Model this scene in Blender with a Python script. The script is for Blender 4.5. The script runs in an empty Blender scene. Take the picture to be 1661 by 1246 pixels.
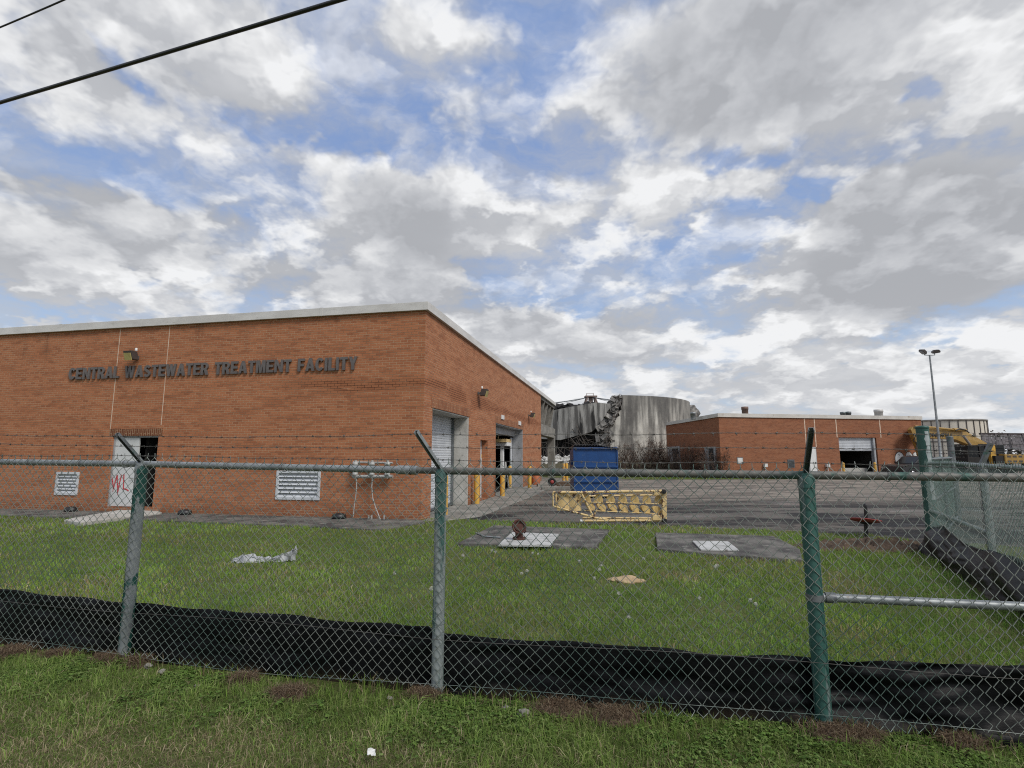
import bpy, bmesh, math, random
import numpy as np
from mathutils import Vector, Matrix
random.seed(7); rng = np.random.default_rng(7)
sc = bpy.context.scene
COL = sc.collection
R = math.radians

# ------------------------------------------------------------------ camera
F, CX, CY, EYE = 846.0, 830.5, 623.0, 1.7          # focal length and centre in photo pixels, eye height in metres
PITCH = math.atan2(115.0, F)
cd = bpy.data.cameras.new('camera'); cam = bpy.data.objects.new('camera', cd); COL.objects.link(cam)
cd.sensor_width = 36; cd.lens = F / 1661 * 36; cd.clip_start = 0.05; cd.clip_end = 5000
cam.location = (0, 0, EYE); cam.rotation_euler = (math.pi / 2 + PITCH, 0, 0)
sc.camera = cam
def ray(px, py):
    u, v = (px - CX) / F, (CY - py) / F
    return Vector((u, math.cos(PITCH) - math.sin(PITCH) * v, math.sin(PITCH) + math.cos(PITCH) * v))
def at(px, py, D):                                   # point at forward distance D
    d = ray(px, py); return Vector((0, 0, EYE)) + d * (D / d.y)
def gnd(px, py, z=0.0):                              # point on the ground
    d = ray(px, py); return Vector((0, 0, EYE)) + d * ((z - EYE) / d.z)

# ------------------------------------------------------------------ object helpers
def tag(o, label=None, cat=None, group=None, kind=None):
    if label: o['label'] = label
    if cat: o['category'] = cat
    if group: o['group'] = group
    if kind: o['kind'] = kind
    return o
def empty(name, loc=(0, 0, 0), rz=0.0, label=None, cat=None, group=None):
    o = bpy.data.objects.new(name, None); COL.objects.link(o)
    o.location = loc; o.rotation_euler = (0, 0, rz); o.empty_display_size = .1
    return tag(o, label, cat, group)
def copy_tree(o, parent=None):
    c = o.copy(); COL.objects.link(c)
    if parent: c.parent = parent
    for ch in list(o.children): copy_tree(ch, c)
    return c
class MB:
    def __init__(s): s.v = []; s.f = []; s.m = []; s.mi = 0; s.sm = []; s.smooth = False
    def add(s, vs, fs):
        b = len(s.v); s.v += [tuple(v) for v in vs]
        for f in fs: s.f.append([b + i for i in f]); s.m.append(s.mi); s.sm.append(s.smooth)
        return s
    def box(s, lo, hi, M=None):
        (a, b, c), (d, e, f) = lo, hi
        vs = [(a,b,c),(d,b,c),(d,e,c),(a,e,c),(a,b,f),(d,b,f),(d,e,f),(a,e,f)]
        if M is not None: vs = [M @ Vector(v) for v in vs]
        return s.add(vs, [(3,2,1,0),(4,5,6,7),(0,1,5,4),(1,2,6,5),(2,3,7,6),(3,0,4,7)])
    def cbox(s, c, size, M=None):
        c = Vector(c); h = Vector(size) / 2
        if M is None: return s.box(c - h, c + h)
        return s.box(-h, h, Matrix.Translation(c) @ M)
    def bar(s, a, b, w, h=None, up=(0, 0, 1)):       # rectangular bar from a to b
        a, b = Vector(a), Vector(b); h = h or w; d = (b - a); L = d.length
        if L < 1e-6: return s
        z = d / L; up = Vector(up)
        if abs(z.dot(up)) > .98: up = Vector((1, 0, 0))
        x = up.cross(z).normalized(); y = z.cross(x)
        M = Matrix((x, y, z)).transposed().to_4x4(); M.translation = (a + b) / 2
        return s.box((-w/2, -h/2, -L/2), (w/2, h/2, L/2), M)
    def tube(s, pts, r, n=8, caps=True, smooth=True):
        pts = [Vector(p) for p in pts]; k = len(pts); rs = r if hasattr(r, '__len__') else [r] * k
        old = s.smooth; s.smooth = smooth; vs = []; fs = []
        t0 = (pts[1] - pts[0]).normalized(); ref = Vector((0, 0, 1)) if abs(t0.z) < .9 else Vector((1, 0, 0))
        x = ref.cross(t0).normalized()
        for i in range(k):
            t = (pts[min(i + 1, k - 1)] - pts[max(i - 1, 0)]).normalized()
            x = (x - t * x.dot(t)).normalized(); y = t.cross(x)
            for j in range(n):
                a = 2 * math.pi * j / n; vs.append(pts[i] + (x * math.cos(a) + y * math.sin(a)) * rs[i])
        for i in range(k - 1):
            for j in range(n):
                j2 = (j + 1) % n; fs.append((i*n+j, i*n+j2, (i+1)*n+j2, (i+1)*n+j))
        s.add(vs, fs)
        if caps:
            s.smooth = False; s.add(vs[:n], [tuple(range(n - 1, -1, -1))]); s.add(vs[-n:], [tuple(range(n))])
        s.smooth = old; return s
    def lathe(s, prof, c=(0, 0, 0), n=24, M=None, a0=0, a1=2 * math.pi, smooth=True):
        old = s.smooth; s.smooth = smooth; full = abs(a1 - a0 - 2 * math.pi) < 1e-6; m = n if full else n + 1; vs = []
        for r, z in prof:
            for j in range(m):
                a = a0 + (a1 - a0) * j / n; v = Vector((r * math.cos(a), r * math.sin(a), z))
                vs.append((M @ v if M is not None else v) + Vector(c))
        fs = []
        for i in range(len(prof) - 1):
            for j in range(n):
                j2 = (j + 1) % m; fs.append((i*m+j, i*m+j2, (i+1)*m+j2, (i+1)*m+j))
        s.add(vs, fs); s.smooth = old; return s
    def prism(s, poly, d, M=None):                   # polygon in xy, thickness d along +z, then M
        n = len(poly); vs = [Vector((x, y, 0)) for x, y in poly] + [Vector((x, y, d)) for x, y in poly]
        if M is not None: vs = [M @ v for v in vs]
        return s.add(vs, [tuple(range(n - 1, -1, -1)), tuple(range(n, 2 * n))] +
                     [(i, (i + 1) % n, n + (i + 1) % n, n + i) for i in range(n)])
    def build(s, name, mats, parent=None, loc=None, bevel=0, seg=2):
        me = bpy.data.meshes.new(name); me.from_pydata(s.v, [], s.f); me.validate()
        if not isinstance(mats, (list, tuple)): mats = [mats]
        for m in mats: me.materials.append(m)
        if len(me.polygons) == len(s.m):
            me.polygons.foreach_set('material_index', s.m); me.polygons.foreach_set('use_smooth', s.sm)
        bm = bmesh.new(); bm.from_mesh(me); bmesh.ops.recalc_face_normals(bm, faces=bm.faces); bm.to_mesh(me); bm.free()
        o = bpy.data.objects.new(name, me); COL.objects.link(o)
        if parent: o.parent = parent
        if loc is not None: o.location = loc
        if bevel:
            b = o.modifiers.new('bevel', 'BEVEL'); b.width = bevel; b.segments = seg; b.limit_method = 'ANGLE'; b.angle_limit = R(40)
        return o
def np_mesh(name, V, faces_idx, loop_start, loop_total, mats, col=None, smooth=True):
    me = bpy.data.meshes.new(name); me.vertices.add(len(V)); me.vertices.foreach_set('co', V.astype(np.float32).ravel())
    me.loops.add(len(faces_idx)); me.loops.foreach_set('vertex_index', faces_idx.astype(np.int32))
    me.polygons.add(len(loop_start)); me.polygons.foreach_set('loop_start', loop_start.astype(np.int32))
    me.polygons.foreach_set('loop_total', loop_total.astype(np.int32))
    me.polygons.foreach_set('use_smooth', np.full(len(loop_start), smooth))
    me.update(calc_edges=True)
    if col is not None:
        ca = me.color_attributes.new('tint', 'FLOAT_COLOR', 'POINT'); ca.data.foreach_set('color', col.astype(np.float32).ravel())
    for m in (mats if isinstance(mats, (list, tuple)) else [mats]): me.materials.append(m)
    o = bpy.data.objects.new(name, me); COL.objects.link(o); return o

# ------------------------------------------------------------------ node helper
class NT:
    def __init__(s, t): s.dim = '3D'; s.t = t; s.n = t.nodes; s.l = t.links
    def set(s, sock, v):
        if isinstance(v, bpy.types.NodeSocket): s.l.new(v, sock)
        elif isinstance(v, (tuple, list)) and sock.type == 'RGBA' and len(v) == 3: sock.default_value = (*v, 1)
        else: sock.default_value = v
    def m(s, op, a, b=None, c=None, clamp=False):
        n = s.n.new('ShaderNodeMath'); n.operation = op; n.use_clamp = clamp; s.set(n.inputs[0], a)
        if b is not None: s.set(n.inputs[1], b)
        if c is not None: s.set(n.inputs[2], c)
        return n.outputs[0]
    def vm(s, op, a, b=None, out=0):
        n = s.n.new('ShaderNodeVectorMath'); n.operation = op; s.set(n.inputs[0], a)
        if b is not None: s.set(n.inputs[3 if op == 'SCALE' else 1], b)
        return n.outputs[out]
    def mix(s, f, a, b, mode='MIX'):
        n = s.n.new('ShaderNodeMix'); n.data_type = 'RGBA'; n.blend_type = mode; n.clamp_factor = True
        s.set(n.inputs[0], f); s.set(n.inputs[6], a); s.set(n.inputs[7], b); return n.outputs[2]
    def xyz(s, v):
        n = s.n.new('ShaderNodeSeparateXYZ'); s.set(n.inputs[0], v); return n.outputs
    def cxyz(s, x, y, z):
        n = s.n.new('ShaderNodeCombineXYZ'); s.set(n.inputs[0], x); s.set(n.inputs[1], y); s.set(n.inputs[2], z); return n.outputs[0]
    def noise(s, v, scale, detail=4, rough=.55, dist=0, out=0, lac=2.0):
        n = s.n.new('ShaderNodeTexNoise'); n.noise_dimensions = s.dim; s.set(n.inputs['Vector'], v); n.inputs['Scale'].default_value = scale
        n.inputs['Detail'].default_value = detail; n.inputs["Roughness"].default_value = rough
        n.inputs['Distortion'].default_value = dist; n.inputs['Lacunarity'].default_value = lac; return n.outputs[out]
    def rng(s, v, a, b, c=0.0, d=1.0, smooth=True):
        n = s.n.new('ShaderNodeMapRange'); n.interpolation_type = 'SMOOTHSTEP' if smooth else 'LINEAR'; n.clamp = True
        s.set(n.inputs[0], v); s.set(n.inputs[1], a); s.set(n.inputs[2], b); s.set(n.inputs[3], c); s.set(n.inputs[4], d); return n.outputs[0]
    def coord(s, which='Object'):
        return s.n.new('ShaderNodeTexCoord').outputs[which]
    def scale(s, v, k):
        return s.vm('MULTIPLY', v, k)
    def bump(s, h, strength=.3, dist=.01):
        n = s.n.new('ShaderNodeBump'); s.set(n.inputs['Strength'], strength); n.inputs['Distance'].default_value = dist
        s.set(n.inputs['Height'], h); return n.outputs[0]
MATS = {}
def newmat(name):
    m = bpy.data.materials.new(name); m.use_nodes = True; t = NT(m.node_tree)
    p = next(n for n in m.node_tree.nodes if n.type == 'BSDF_PRINCIPLED'); MATS[name] = m
    return m, t, p
def pm(name, c1, c2=None, scale=3.0, rough=.7, metal=0.0, bump=0.0, stretch=(1, 1, 1), lo=.35, hi=.65, c3=None, s3=20, t3=(.55, .7), spec=.5, bd=.01, rvar=.0):
    """noise-mottled paint, stone, metal ..."""
    m, t, p = newmat(name); co = t.scale(t.coord(), stretch)
    t.set(p.inputs["Roughness"], rough); p.inputs['Metallic'].default_value = metal
    p.inputs['Specular IOR Level'].default_value = spec
    if c2 is None: c2 = tuple(x * .8 for x in c1)
    n1 = t.noise(co, scale, 6, .6)
    c = t.mix(t.rng(n1, lo, hi), c1, c2)
    if c3: c = t.mix(t.rng(t.noise(t.vm('ADD', co, (7.3, 2.1, 4.4)), s3, 5, .6), t3[0], t3[1]), c, c3)
    t.set(p.inputs['Base Color'], c)
    if rvar: t.set(p.inputs['Roughness'], t.rng(n1, .3, .7, max(.05, rough - rvar), min(1, rough + rvar)))
    if bump: t.set(p.inputs['Normal'], t.bump(t.noise(co, scale * 6, 5, .6), bump, bd))
    return m
# ------------------------------------------------------------------ sky and sun
SUN_AZ, SUN_EL = R(138), R(46)                       # from behind, to the right of the viewer
def make_sky():
    w = bpy.data.worlds.new('World'); sc.world = w; w.use_nodes = True; t = NT(w.node_tree); t.dim = '2D'; t.n.clear()
    out = t.n.new('ShaderNodeOutputWorld'); bg = t.n.new('ShaderNodeBackground'); t.l.new(bg.outputs[0], out.inputs[0])
    bg.inputs[1].default_value = .1
    sky = t.n.new('ShaderNodeTexSky'); sky.sky_type = 'NISHITA'; sky.sun_disc = False
    sky.sun_elevation = SUN_EL; sky.sun_rotation = SUN_AZ; sky.air_density = 1.0; sky.dust_density = 1.0; sky.ozone_density = 2.0
    d = t.coord('Generated'); x, y, z = t.xyz(d)
    zc = t.m('MAXIMUM', z, 0.0)
    k = t.m('DIVIDE', 1.0, t.m('ADD', zc, .30))
    P = t.cxyz(t.m('MULTIPLY', x, k), t.m('MULTIPLY', y, k), 0.37)
    wv = t.vm('SUBTRACT', t.noise(P, 2.2, 5, .6, out=1), (.5, .5, .5))
    wv2 = t.vm('SUBTRACT', t.noise(P, 7.0, 4, .6, out=1), (.5, .5, .5))
    az = t.m('ARCTAN2', x, y); el = t.m('ARCSINE', z)
    wx, wy, wz = t.xyz(t.vm('ADD', t.vm('SCALE', wv, .30), t.vm('SCALE', wv2, .11)))
    az2 = t.m('ADD', az, wx); el2 = t.m('ADD', el, t.m('MULTIPLY', wy, .8))
    az3 = t.m('ADD', az, t.m('MULTIPLY', wx, .45)); el3 = t.m('ADD', el, t.m('MULTIPLY', wy, .36))
    def blob(px, py, rx, ry, A, E):
        dv = ray(px, py).normalized()
        a0 = math.atan2(dv.x, dv.y); e0 = math.asin(dv.z); c = math.cos(math.atan((px - CX) / F))
        ra = max(rx / F * (c * c * .5 + .5) , .02) / max(.5, math.cos(e0)); rb = ry / F * (.6 + .4 * c)
        dx = t.m('DIVIDE', t.m('SUBTRACT', A, a0), ra); dy = t.m('DIVIDE', t.m('SUBTRACT', E, e0), rb)
        r2 = t.m('ADD', t.m('MULTIPLY', dx, dx), t.m('MULTIPLY', dy, dy))
        return t.m('POWER', 2.718, t.m('MULTIPLY', r2, -1.0))
    def total(bl, A=az2, E=el2):
        s = None
        for (px, py, rx, ry, wgt) in bl:
            b = t.m('MULTIPLY', blob(px, py, rx, ry, A, E), wgt); s = b if s is None else t.m('ADD', s, b)
        return s
    GREY = [(1235, 70, 260, 130, 1.0), (1130, 130, 130, 90, .5), (1540, 350, 210, 110, 1.1), (1380, 400, 130, 60, .5), (640, 335, 150, 75, .95), (700, 400, 90, 50, .5),
            (165, 335, 110, 35, .75), (335, 340, 60, 30, .55), (250, 425, 300, 45, .6), (90, 90, 150, 70, .45), (400, 150, 170, 60, .45),
            (880, 545, 200, 40, .75), (700, 475, 190, 50, .55), (980, 580, 80, 22, .5), (930, 350, 110, 40, .35), (1300, 620, 300, 30, .35),
            (60, 420, 120, 60, .3), (1600, 620, 90, 20, .5), (1450, 470, 200, 40, .5), (1160, 330, 60, 25, .3), (1400, 510, 200, 30, .3)]
    HOLE = [(850, 60, 40, 65, .8), (640, 160, 90, 38, .7), (590, 190, 80, 40, .6), (760, 235, 100, 45, .4), (215, 90, 30, 20, .9), (440, 190, 110, 26, .7),
            (80, 275, 90, 40, .6), (170, 275, 60, 25, .6), (875, 170, 45, 90, .5), (1190, 262, 110, 22, .9), (1300, 225, 60, 30, .4), (1180, 395, 70, 35, 1.0), (1340, 300, 60, 22, .8),
            (1545, 85, 28, 24, 1.2), (1610, 140, 70, 35, .6), (1500, 215, 60, 22, .5), (790, 440, 50, 35, .8), (900, 478, 110, 18, .9), (1590, 525, 130, 32, .9), (90, 492, 200, 16, .6),
            (1000, 240, 60, 50, .35), (1080, 90, 1, 1, 0), (20, 200, 80, 24, .4), (780, 110, 30, 22, .5), (1120, 600, 200, 20, .3), (1330, 300, 30, 22, .5)]
    WHITE = [(60, 265, 80, 22, .5), (430, 60, 120, 60, .6), (480, 240, 220, 24, .4), (1080, 285, 70, 32, .9), (1010, 330, 80, 40, .6), (1120, 320, 60, 30, .6), (1600, 590, 100, 40, .9), (1380, 590, 100, 20, .4),
             (860, 390, 120, 60, .3), (1630, 60, 90, 90, .6), (930, 60, 60, 90, .4), (1260, 390, 40, 60, .4), (30, 520, 60, 10, .7), (960, 620, 120, 18, .4), (700, 90, 120, 70, .2)]
    G = total(GREY, az3, el3); H = total(HOLE); W = total(WHITE)
    Pw = t.vm('ADD', P, t.vm('SCALE', wv, .25))
    n1 = t.noise(Pw, 2.3, 7, .54)
    # the same field a little higher in the sky, to find the sunlit upper rims of the clouds
    k2 = t.m('DIVIDE', 1.0, t.m('ADD', zc, .35))
    w.cycles.sampling_method = 'MANUAL'; w.cycles.sample_map_resolution = 512
    P2 = t.vm('ADD', t.cxyz(t.m('MULTIPLY', x, k2), t.m('MULTIPLY', y, k2), 0.37), t.vm('SCALE', wv, .25))
    n2 = t.noise(P2, 2.3, 5, .54)
    nf = t.noise(t.vm('ADD', Pw, (3.1, 1.7, 0)), 9.0, 5, .62)
    def billow(v, sc_, det):
        n = t.n.new('ShaderNodeTexVoronoi'); n.voronoi_dimensions = '2D'; n.feature = 'SMOOTH_F1'; n.inputs['Smoothness'].default_value = .35; n.inputs['Scale'].default_value = sc_
        n.inputs['Detail'].default_value = det; n.inputs['Roughness'].default_value = .5; t.set(n.inputs['Vector'], v); return t.m('SUBTRACT', .52, n.outputs['Distance'])
    bw = t.vm('ADD', P, t.vm('SCALE', wv2, .22)); b1 = billow(bw, 4.2, 2.0); b2 = billow(t.vm('ADD', P2, t.vm('SCALE', wv2, .22)), 4.2, 2.0)
    base = t.m('ADD', t.m('MULTIPLY_ADD', n1, 2.0, -1.0 + .27), t.m('ADD', t.m('MULTIPLY_ADD', nf, .85, -.42), t.m('MULTIPLY', b1, .75)))
    low = t.rng(z, 0.0, .34, .34, 0.0)
    D = t.m('SUBTRACT', t.m('ADD', t.m('ADD', t.m('ADD', base, low), t.m('MULTIPLY', G, .9)), t.m('MULTIPLY', W, .7)), t.m('MULTIPLY', H, .86))
    cover = t.rng(D, -.50, .62)
    veil = t.rng(t.noise(t.vm('ADD', t.scale(Pw, (1.0, 1.6, 1.0)), (9, 3, 1)), 3.4, 6, .62), .32, .72, .08, .70)
    cover = t.m('MAXIMUM', cover, veil)
    cover = t.m('MAXIMUM', cover, t.rng(z, .02, .26, .55, 0.0))
    body = t.rng(D, -.1, .75)                          # 0 at the ragged margin of a cloud, 1 well inside it
    grey = t.rng(t.m('ADD', t.m('SUBTRACT', t.m('MULTIPLY', G, .92), t.m('MULTIPLY', W, .25)), t.m('MULTIPLY_ADD', n1, .55, -.26)), .02, 1.0)
    grey = t.m('MULTIPLY', grey, t.rng(z, .03, .26, .70, 1.0))
    rel = t.m('ADD', t.m('ADD', t.m('SUBTRACT', n1, n2), t.m('MULTIPLY', t.m('SUBTRACT', b1, b2), .65)), t.m('MULTIPLY_ADD', nf, .10, -.05)); rel = t.m('MAXIMUM', rel, -.11)
    # thin margins glow, the thick middles are grey, upper rims catch the sun
    lum = t.m('ADD', t.m('MULTIPLY_ADD', grey, -.215, .70), t.m('MULTIPLY', t.m('MULTIPLY', rel, t.rng(grey, .25, .9, 1.05, .42)), t.rng(z, .02, .30, .5, 1.0)))
    lum = t.m('ADD', lum, t.m('MULTIPLY', W, .07))
    lum = t.m('ADD', lum, t.m('MULTIPLY', t.m('SUBTRACT', 1.0, body), -.06))
    lum = t.m('MINIMUM', t.m('MAXIMUM', lum, .39), .90)
    cc = t.vm('SCALE', t.mix(t.rng(lum, .42, .85), (.955, .985, 1.05), (.985, .995, 1.01)), lum)
    tint = t.mix(t.rng(z, .0, .55), (.50, .65, .86), (.24, .38, .72))
    blue = t.mix(.25, t.vm('SCALE', tint, 10.0), sky.outputs[0])
    final = t.mix(cover, blue, t.vm('SCALE', cc, 10.0))
    t.l.new(final, bg.inputs[0])
    L = bpy.data.lights.new('sun', 'SUN'); L.energy = SUN_E; L.angle = R(20); L.color = (1, .955, .89)
    o = bpy.data.objects.new('sun', L); COL.objects.link(o)
    sd = Vector((math.sin(SUN_AZ) * math.cos(SUN_EL), math.cos(SUN_AZ) * math.cos(SUN_EL), math.sin(SUN_EL)))
    o.rotation_euler = sd.to_track_quat('Z', 'Y').to_euler(); o.location = sd * 60
SUN_E = 2.5
make_sky()
vs = sc.view_settings; vs.view_transform = 'Standard'; vs.look = 'None'; vs.exposure = 0; vs.gamma = 1; vs.use_curve_mapping = False

sc.cycles.pixel_filter_type = 'BLACKMAN_HARRIS'; sc.cycles.filter_width = 1.1
sc.cycles.use_denoising = False; sc.cycles.max_bounces = 6; sc.cycles.sample_clamp_indirect = 4
# ------------------------------------------------------------------ materials
def brick_mat(name, c1, c2, mortar, stain, dark_band=None, soldier=False):
    m, t, p = newmat(name); x, y, z = t.xyz(t.coord())
    u = t.m('ADD', x, y); v = z
    if soldier: u, v = z, u
    b = t.n.new('ShaderNodeTexBrick'); t.set(b.inputs['Vector'], t.cxyz(u, v, 0.0))
    b.inputs['Scale'].default_value = 1; b.inputs['Brick Width'].default_value = .203; b.inputs['Row Height'].default_value = .0677
    b.inputs['Mortar Size'].default_value = .0058; b.inputs['Mortar Smooth'].default_value = .15; b.inputs['Bias'].default_value = -.15
    b.offset = .5
    b.inputs['Color1'].default_value = (0, 0, 0, 1); b.inputs['Color2'].default_value = (1, 1, 1, 1); b.inputs['Mortar'].default_value = (.5, .5, .5, 1)
    P = t.cxyz(u, v, 0.0)
    tone = t.xyz(b.outputs['Color'])[0]
    c = t.mix(t.rng(tone, .0, 1.0), c1, c2)
    c = t.mix(t.rng(tone, .76, .96, 0, .50), c, tuple(k * .42 for k in c2))                      # burnt bricks
    streak = t.noise(t.scale(P, (.35, 2.2, 1)), 1.0, 5, .6)
    c = t.mix(t.rng(streak, .42, .75, 0, .26), c, stain)
    blot = t.noise(P, 5.0, 4, .6); c = t.mix(t.rng(blot, .5, .8, 0, .22), c, tuple(k * .55 for k in c1))
    dirt = t.noise(t.scale(P, (.5, 2.6, 1)), 1.6, 5, .65)
    mt = t.mix(t.rng(dirt, .46, .60), mortar, tuple(k * .45 for k in mortar))
    if dark_band:                                                                              # courses with blackened joints
        zb, u0, u1 = dark_band
        w = t.m('MULTIPLY', t.rng(t.m('ABSOLUTE', t.m('SUBTRACT', v, t.m('ADD', zb, t.m('MULTIPLY', t.m('SUBTRACT', streak, .5), .9)))), .04, .34, 1, 0),
                t.m('MULTIPLY', t.rng(u, u0, u0 + 2.2), t.rng(dirt, .34, .46)))
        mt = t.mix(w, mt, (.012, .010, .008)); c = t.mix(t.m('MULTIPLY', w, .6), c, tuple(k * .7 for k in c1))
    tall = t.noise(t.scale(P, (2.6, .22, 1)), 1.0, 5, .6)
    c = t.mix(t.m('MULTIPLY', t.rng(tall, .52, .72, 0, .45), t.rng(v, 3.6, 5.5)), c, tuple(k * .45 for k in stain))    # runs below the roof edge
    c = t.mix(t.rng(t.noise(P, .45, 4, .55), .50, .72, 0, .30), c, tuple(k * 1.12 for k in c1))
    foot = t.rng(t.m('ADD', v, t.m('MULTIPLY', blot, .7)), .15, 1.0, .6, 0)
    c = t.mix(foot, c, tuple(k * .5 for k in stain))
    t.set(p.inputs['Base Color'], t.mix(b.outputs['Fac'], c, mt))
    p.inputs['Roughness'].default_value = .88; p.inputs['Specular IOR Level'].default_value = .25
    h = t.m('ADD', t.m('MULTIPLY', t.m('SUBTRACT', 1.0, b.outputs['Fac']), 1.0), t.m('MULTIPLY', blot, .3))
    t.set(p.inputs['Normal'], t.bump(h, .5, .008)); return m
BRICK = brick_mat('orange_brick', (.405, .158, .074), (.310, .113, .053), (.43, .29, .18), (.255, .094, .047), dark_band=(3.62, -5.0, 0))
SOLDIER = brick_mat('soldier_brick', (.31, .115, .052), (.21, .07, .034), (.45, .31, .19), (.18, .066, .034), soldier=True)
BRICK2 = brick_mat('far_brick', (.30, .116, .057), (.235, .087, .046), (.30, .19, .12), (.14, .056, .034))
FASCIA = pm('aluminium_fascia', (.62, .60, .57), (.52, .50, .47), 1.2, .45, 0, .05, (1, 1, 3), c3=(.40, .38, .34), s3=4, t3=(.58, .75))
SEALANT = pm('joint_sealant', (.66, .52, .40), (.50, .36, .26), 4)
CONC = pm('concrete', (.29, .275, .245), (.18, .17, .15), 1.6, .9, 0, .25, c3=(.15, .14, .125), s3=7, t3=(.52, .7), spec=.2)
CONC_L = pm('pale_concrete', (.50, .49, .455), (.38, .37, .335), 2.2, .9, 0, .2, c3=(.26, .25, .23), s3=9, t3=(.58, .75), spec=.2)
CONC_D = pm('dark_mossy_concrete', (.16, .15, .135), (.065, .061, .058), 1.9, .92, 0, .35, c3=(.22, .21, .185), s3=3.5, t3=(.55, .70), spec=.2)
WHITE_SLAB = pm('white_slab', (.50, .50, .48), (.36, .36, .345), 3, .85, 0, .15, c3=(.16, .155, .14), s3=5, t3=(.54, .68))
DOORW = pm('white_door_paint', (.60, .61, .60), (.52, .53, .52), 1.8, .5, 0, .03, (1, 1, .4), c3=(.36, .33, .29), s3=6, t3=(.64, .8))
SHUTTER = pm('shutter_steel', (.60, .62, .64), (.50, .52, .54), 1.5, .45, .1, .03, (1, 1, .3), c3=(.34, .34, .33), s3=5, t3=(.6, .78))
FRAME_G = pm('grey_frame', (.40, .41, .42), (.30, .31, .32), 2, .5, .2, c3=(.2, .19, .17), s3=9, t3=(.58, .72))
GALV = pm('galvanised_steel', (.33, .35, .35), (.23, .245, .25), 7, .5, .45, .05, c3=(.17, .14, .11), s3=14, t3=(.62, .74), spec=.4)
GALV_D = pm('dark_galvanised', (.19, .20, .205), (.12, .13, .135), 7, .5, .4, .05, c3=(.07, .13, .11), s3=9, t3=(.55, .65))
GREENP = pm('peeling_green_paint', (.022, .085, .068), (.038, .115, .095), 5, .6, 0, .1, c3=(.17, .21, .20), s3=5, t3=(.53, .62), stretch=(2.2, 2.2, .22))
GREEN_OLD = pm('worn_green_post', (.24, .26, .265), (.17, .19, .195), 5, .55, .3, .1, c3=(.014, .075, .06), s3=3.2, t3=(.52, .56), stretch=(1.4, 1.4, .6))
GREEN_MID = pm('chalky_green_paint', (.035, .095, .08), (.06, .13, .115), 5, .6, 0, .1, c3=(.24, .27, .265), s3=3.5, t3=(.47, .56), stretch=(3, 3, .3))
GREEN_DK = pm('dark_green_paint', (.016, .068, .054), (.022, .085, .068), 4, .45, 0, .06, c3=(.05, .11, .09), s3=9, t3=(.62, .7))
LETTER2 = pm('bronze_letter_paint', (.135, .118, .11), (.11, .096, .09), 6, .5, .1)
WIRE = pm('vinyl_wire', (.27, .29, .265), (.11, .165, .145), 1.1, .5, .35, lo=.40, hi=.60, c3=(.10, .09, .075), s3=30, t3=(.60, .75))
WIRE_D = pm('barbed_wire', (.14, .135, .125), (.085, .08, .072), 5, .6, .4)
BLACK = pm('black_plastic', (.012, .012, .013), (.020, .020, .021), 3, .45)
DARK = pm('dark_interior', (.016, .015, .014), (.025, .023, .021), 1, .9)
YEL = pm('bollard_yellow', (.62, .36, .055), (.52, .29, .05), 4, .55, 0, .05, c3=(.28, .17, .06), s3=8, t3=(.6, .72))
YELP = pm('pale_yellow_paint', (.66, .49, .235), (.56, .40, .18), 5, .6, 0, .1, c3=(.10, .05, .03), s3=7, t3=(.55, .61))
BLUE_L = 0; BLUE = pm('dumpster_blue', (.007, .058, .20), (.006, .046, .16), 2.5, .45, 0, .04, c3=(.035, .085, .2), s3=6, t3=(.6, .75))
LETTER = pm('bronze_lettering', (.085, .072, .066), (.065, .055, .052), 6, .5, .2)
RUST = pm('rusty_iron', (.085, .030, .020), (.055, .022, .016), 9, .85, 0, .3, c3=(.13, .06, .035), s3=14, t3=(.6, .7))
REDP = pm('faded_red_paint', (.34, .055, .050), (.27, .05, .045), 6, .6, c3=(.45, .28, .26), s3=9, t3=(.6, .72))
WHITEP = pm('white_paint', (.70, .70, .68), (.60, .60, .58), 4, .6)
GREYPIPE = pm('grey_pipe_paint', (.44, .44, .42), (.33, .33, .31), 9, .55, .2, c3=(.15, .12, .09), s3=15, t3=(.58, .7))
SPRAY = pm('red_spray_paint', (.52, .05, .06), (.46, .06, .07), 8, .7)
TRUCK = pm('grey_car_paint', (.050, .050, .052), (.045, .045, .047), 2, .25, .4)
GLASS = pm('dark_glass', (.010, .012, .014), (.012, .014, .016), 1, .12, 0, spec=.3)
RUBBER = pm('tyre_rubber', (.014, .014, .014), (.022, .021, .02), 4, .85)
CHROME = pm('wheel_alloy', (.45, .45, .46), (.38, .38, .39), 3, .3, .8)
EXC = pm('machine_yellow', (.38, .235, .055), (.29, .175, .045), 2, .45, 0, .03, c3=(.2, .12, .04), s3=5, t3=(.6, .75))
CREAM = pm('cream_panels', (.60, .55, .46), (.52, .47, .39), .6, .7, 0, 0, (1, 1, .4), c3=(.33, .25, .18), s3=1.4, t3=(.62, .75))
LAMPG = pm('lamp_lens', (.45, .38, .16), (.38, .32, .13), 6, .2)
TAN = pm('tan_stone', (.46, .34, .20), (.38, .27, .155), 9, .95, 0, .5, c3=(.25, .17, .09), s3=25, t3=(.55, .7))
DIRT = pm('bare_dirt', (.125, .085, .055), (.07, .046, .031), 6, .98, 0, .8, c3=(.22, .18, .14), s3=22, t3=(.62, .72), bd=.03)
CRUMPLE = pm('crumpled_sheet', (.42, .43, .43), (.24, .25, .26), 8, .5, .0, c3=(.22, .22, .22), s3=10, t3=(.6, .75))
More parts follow.
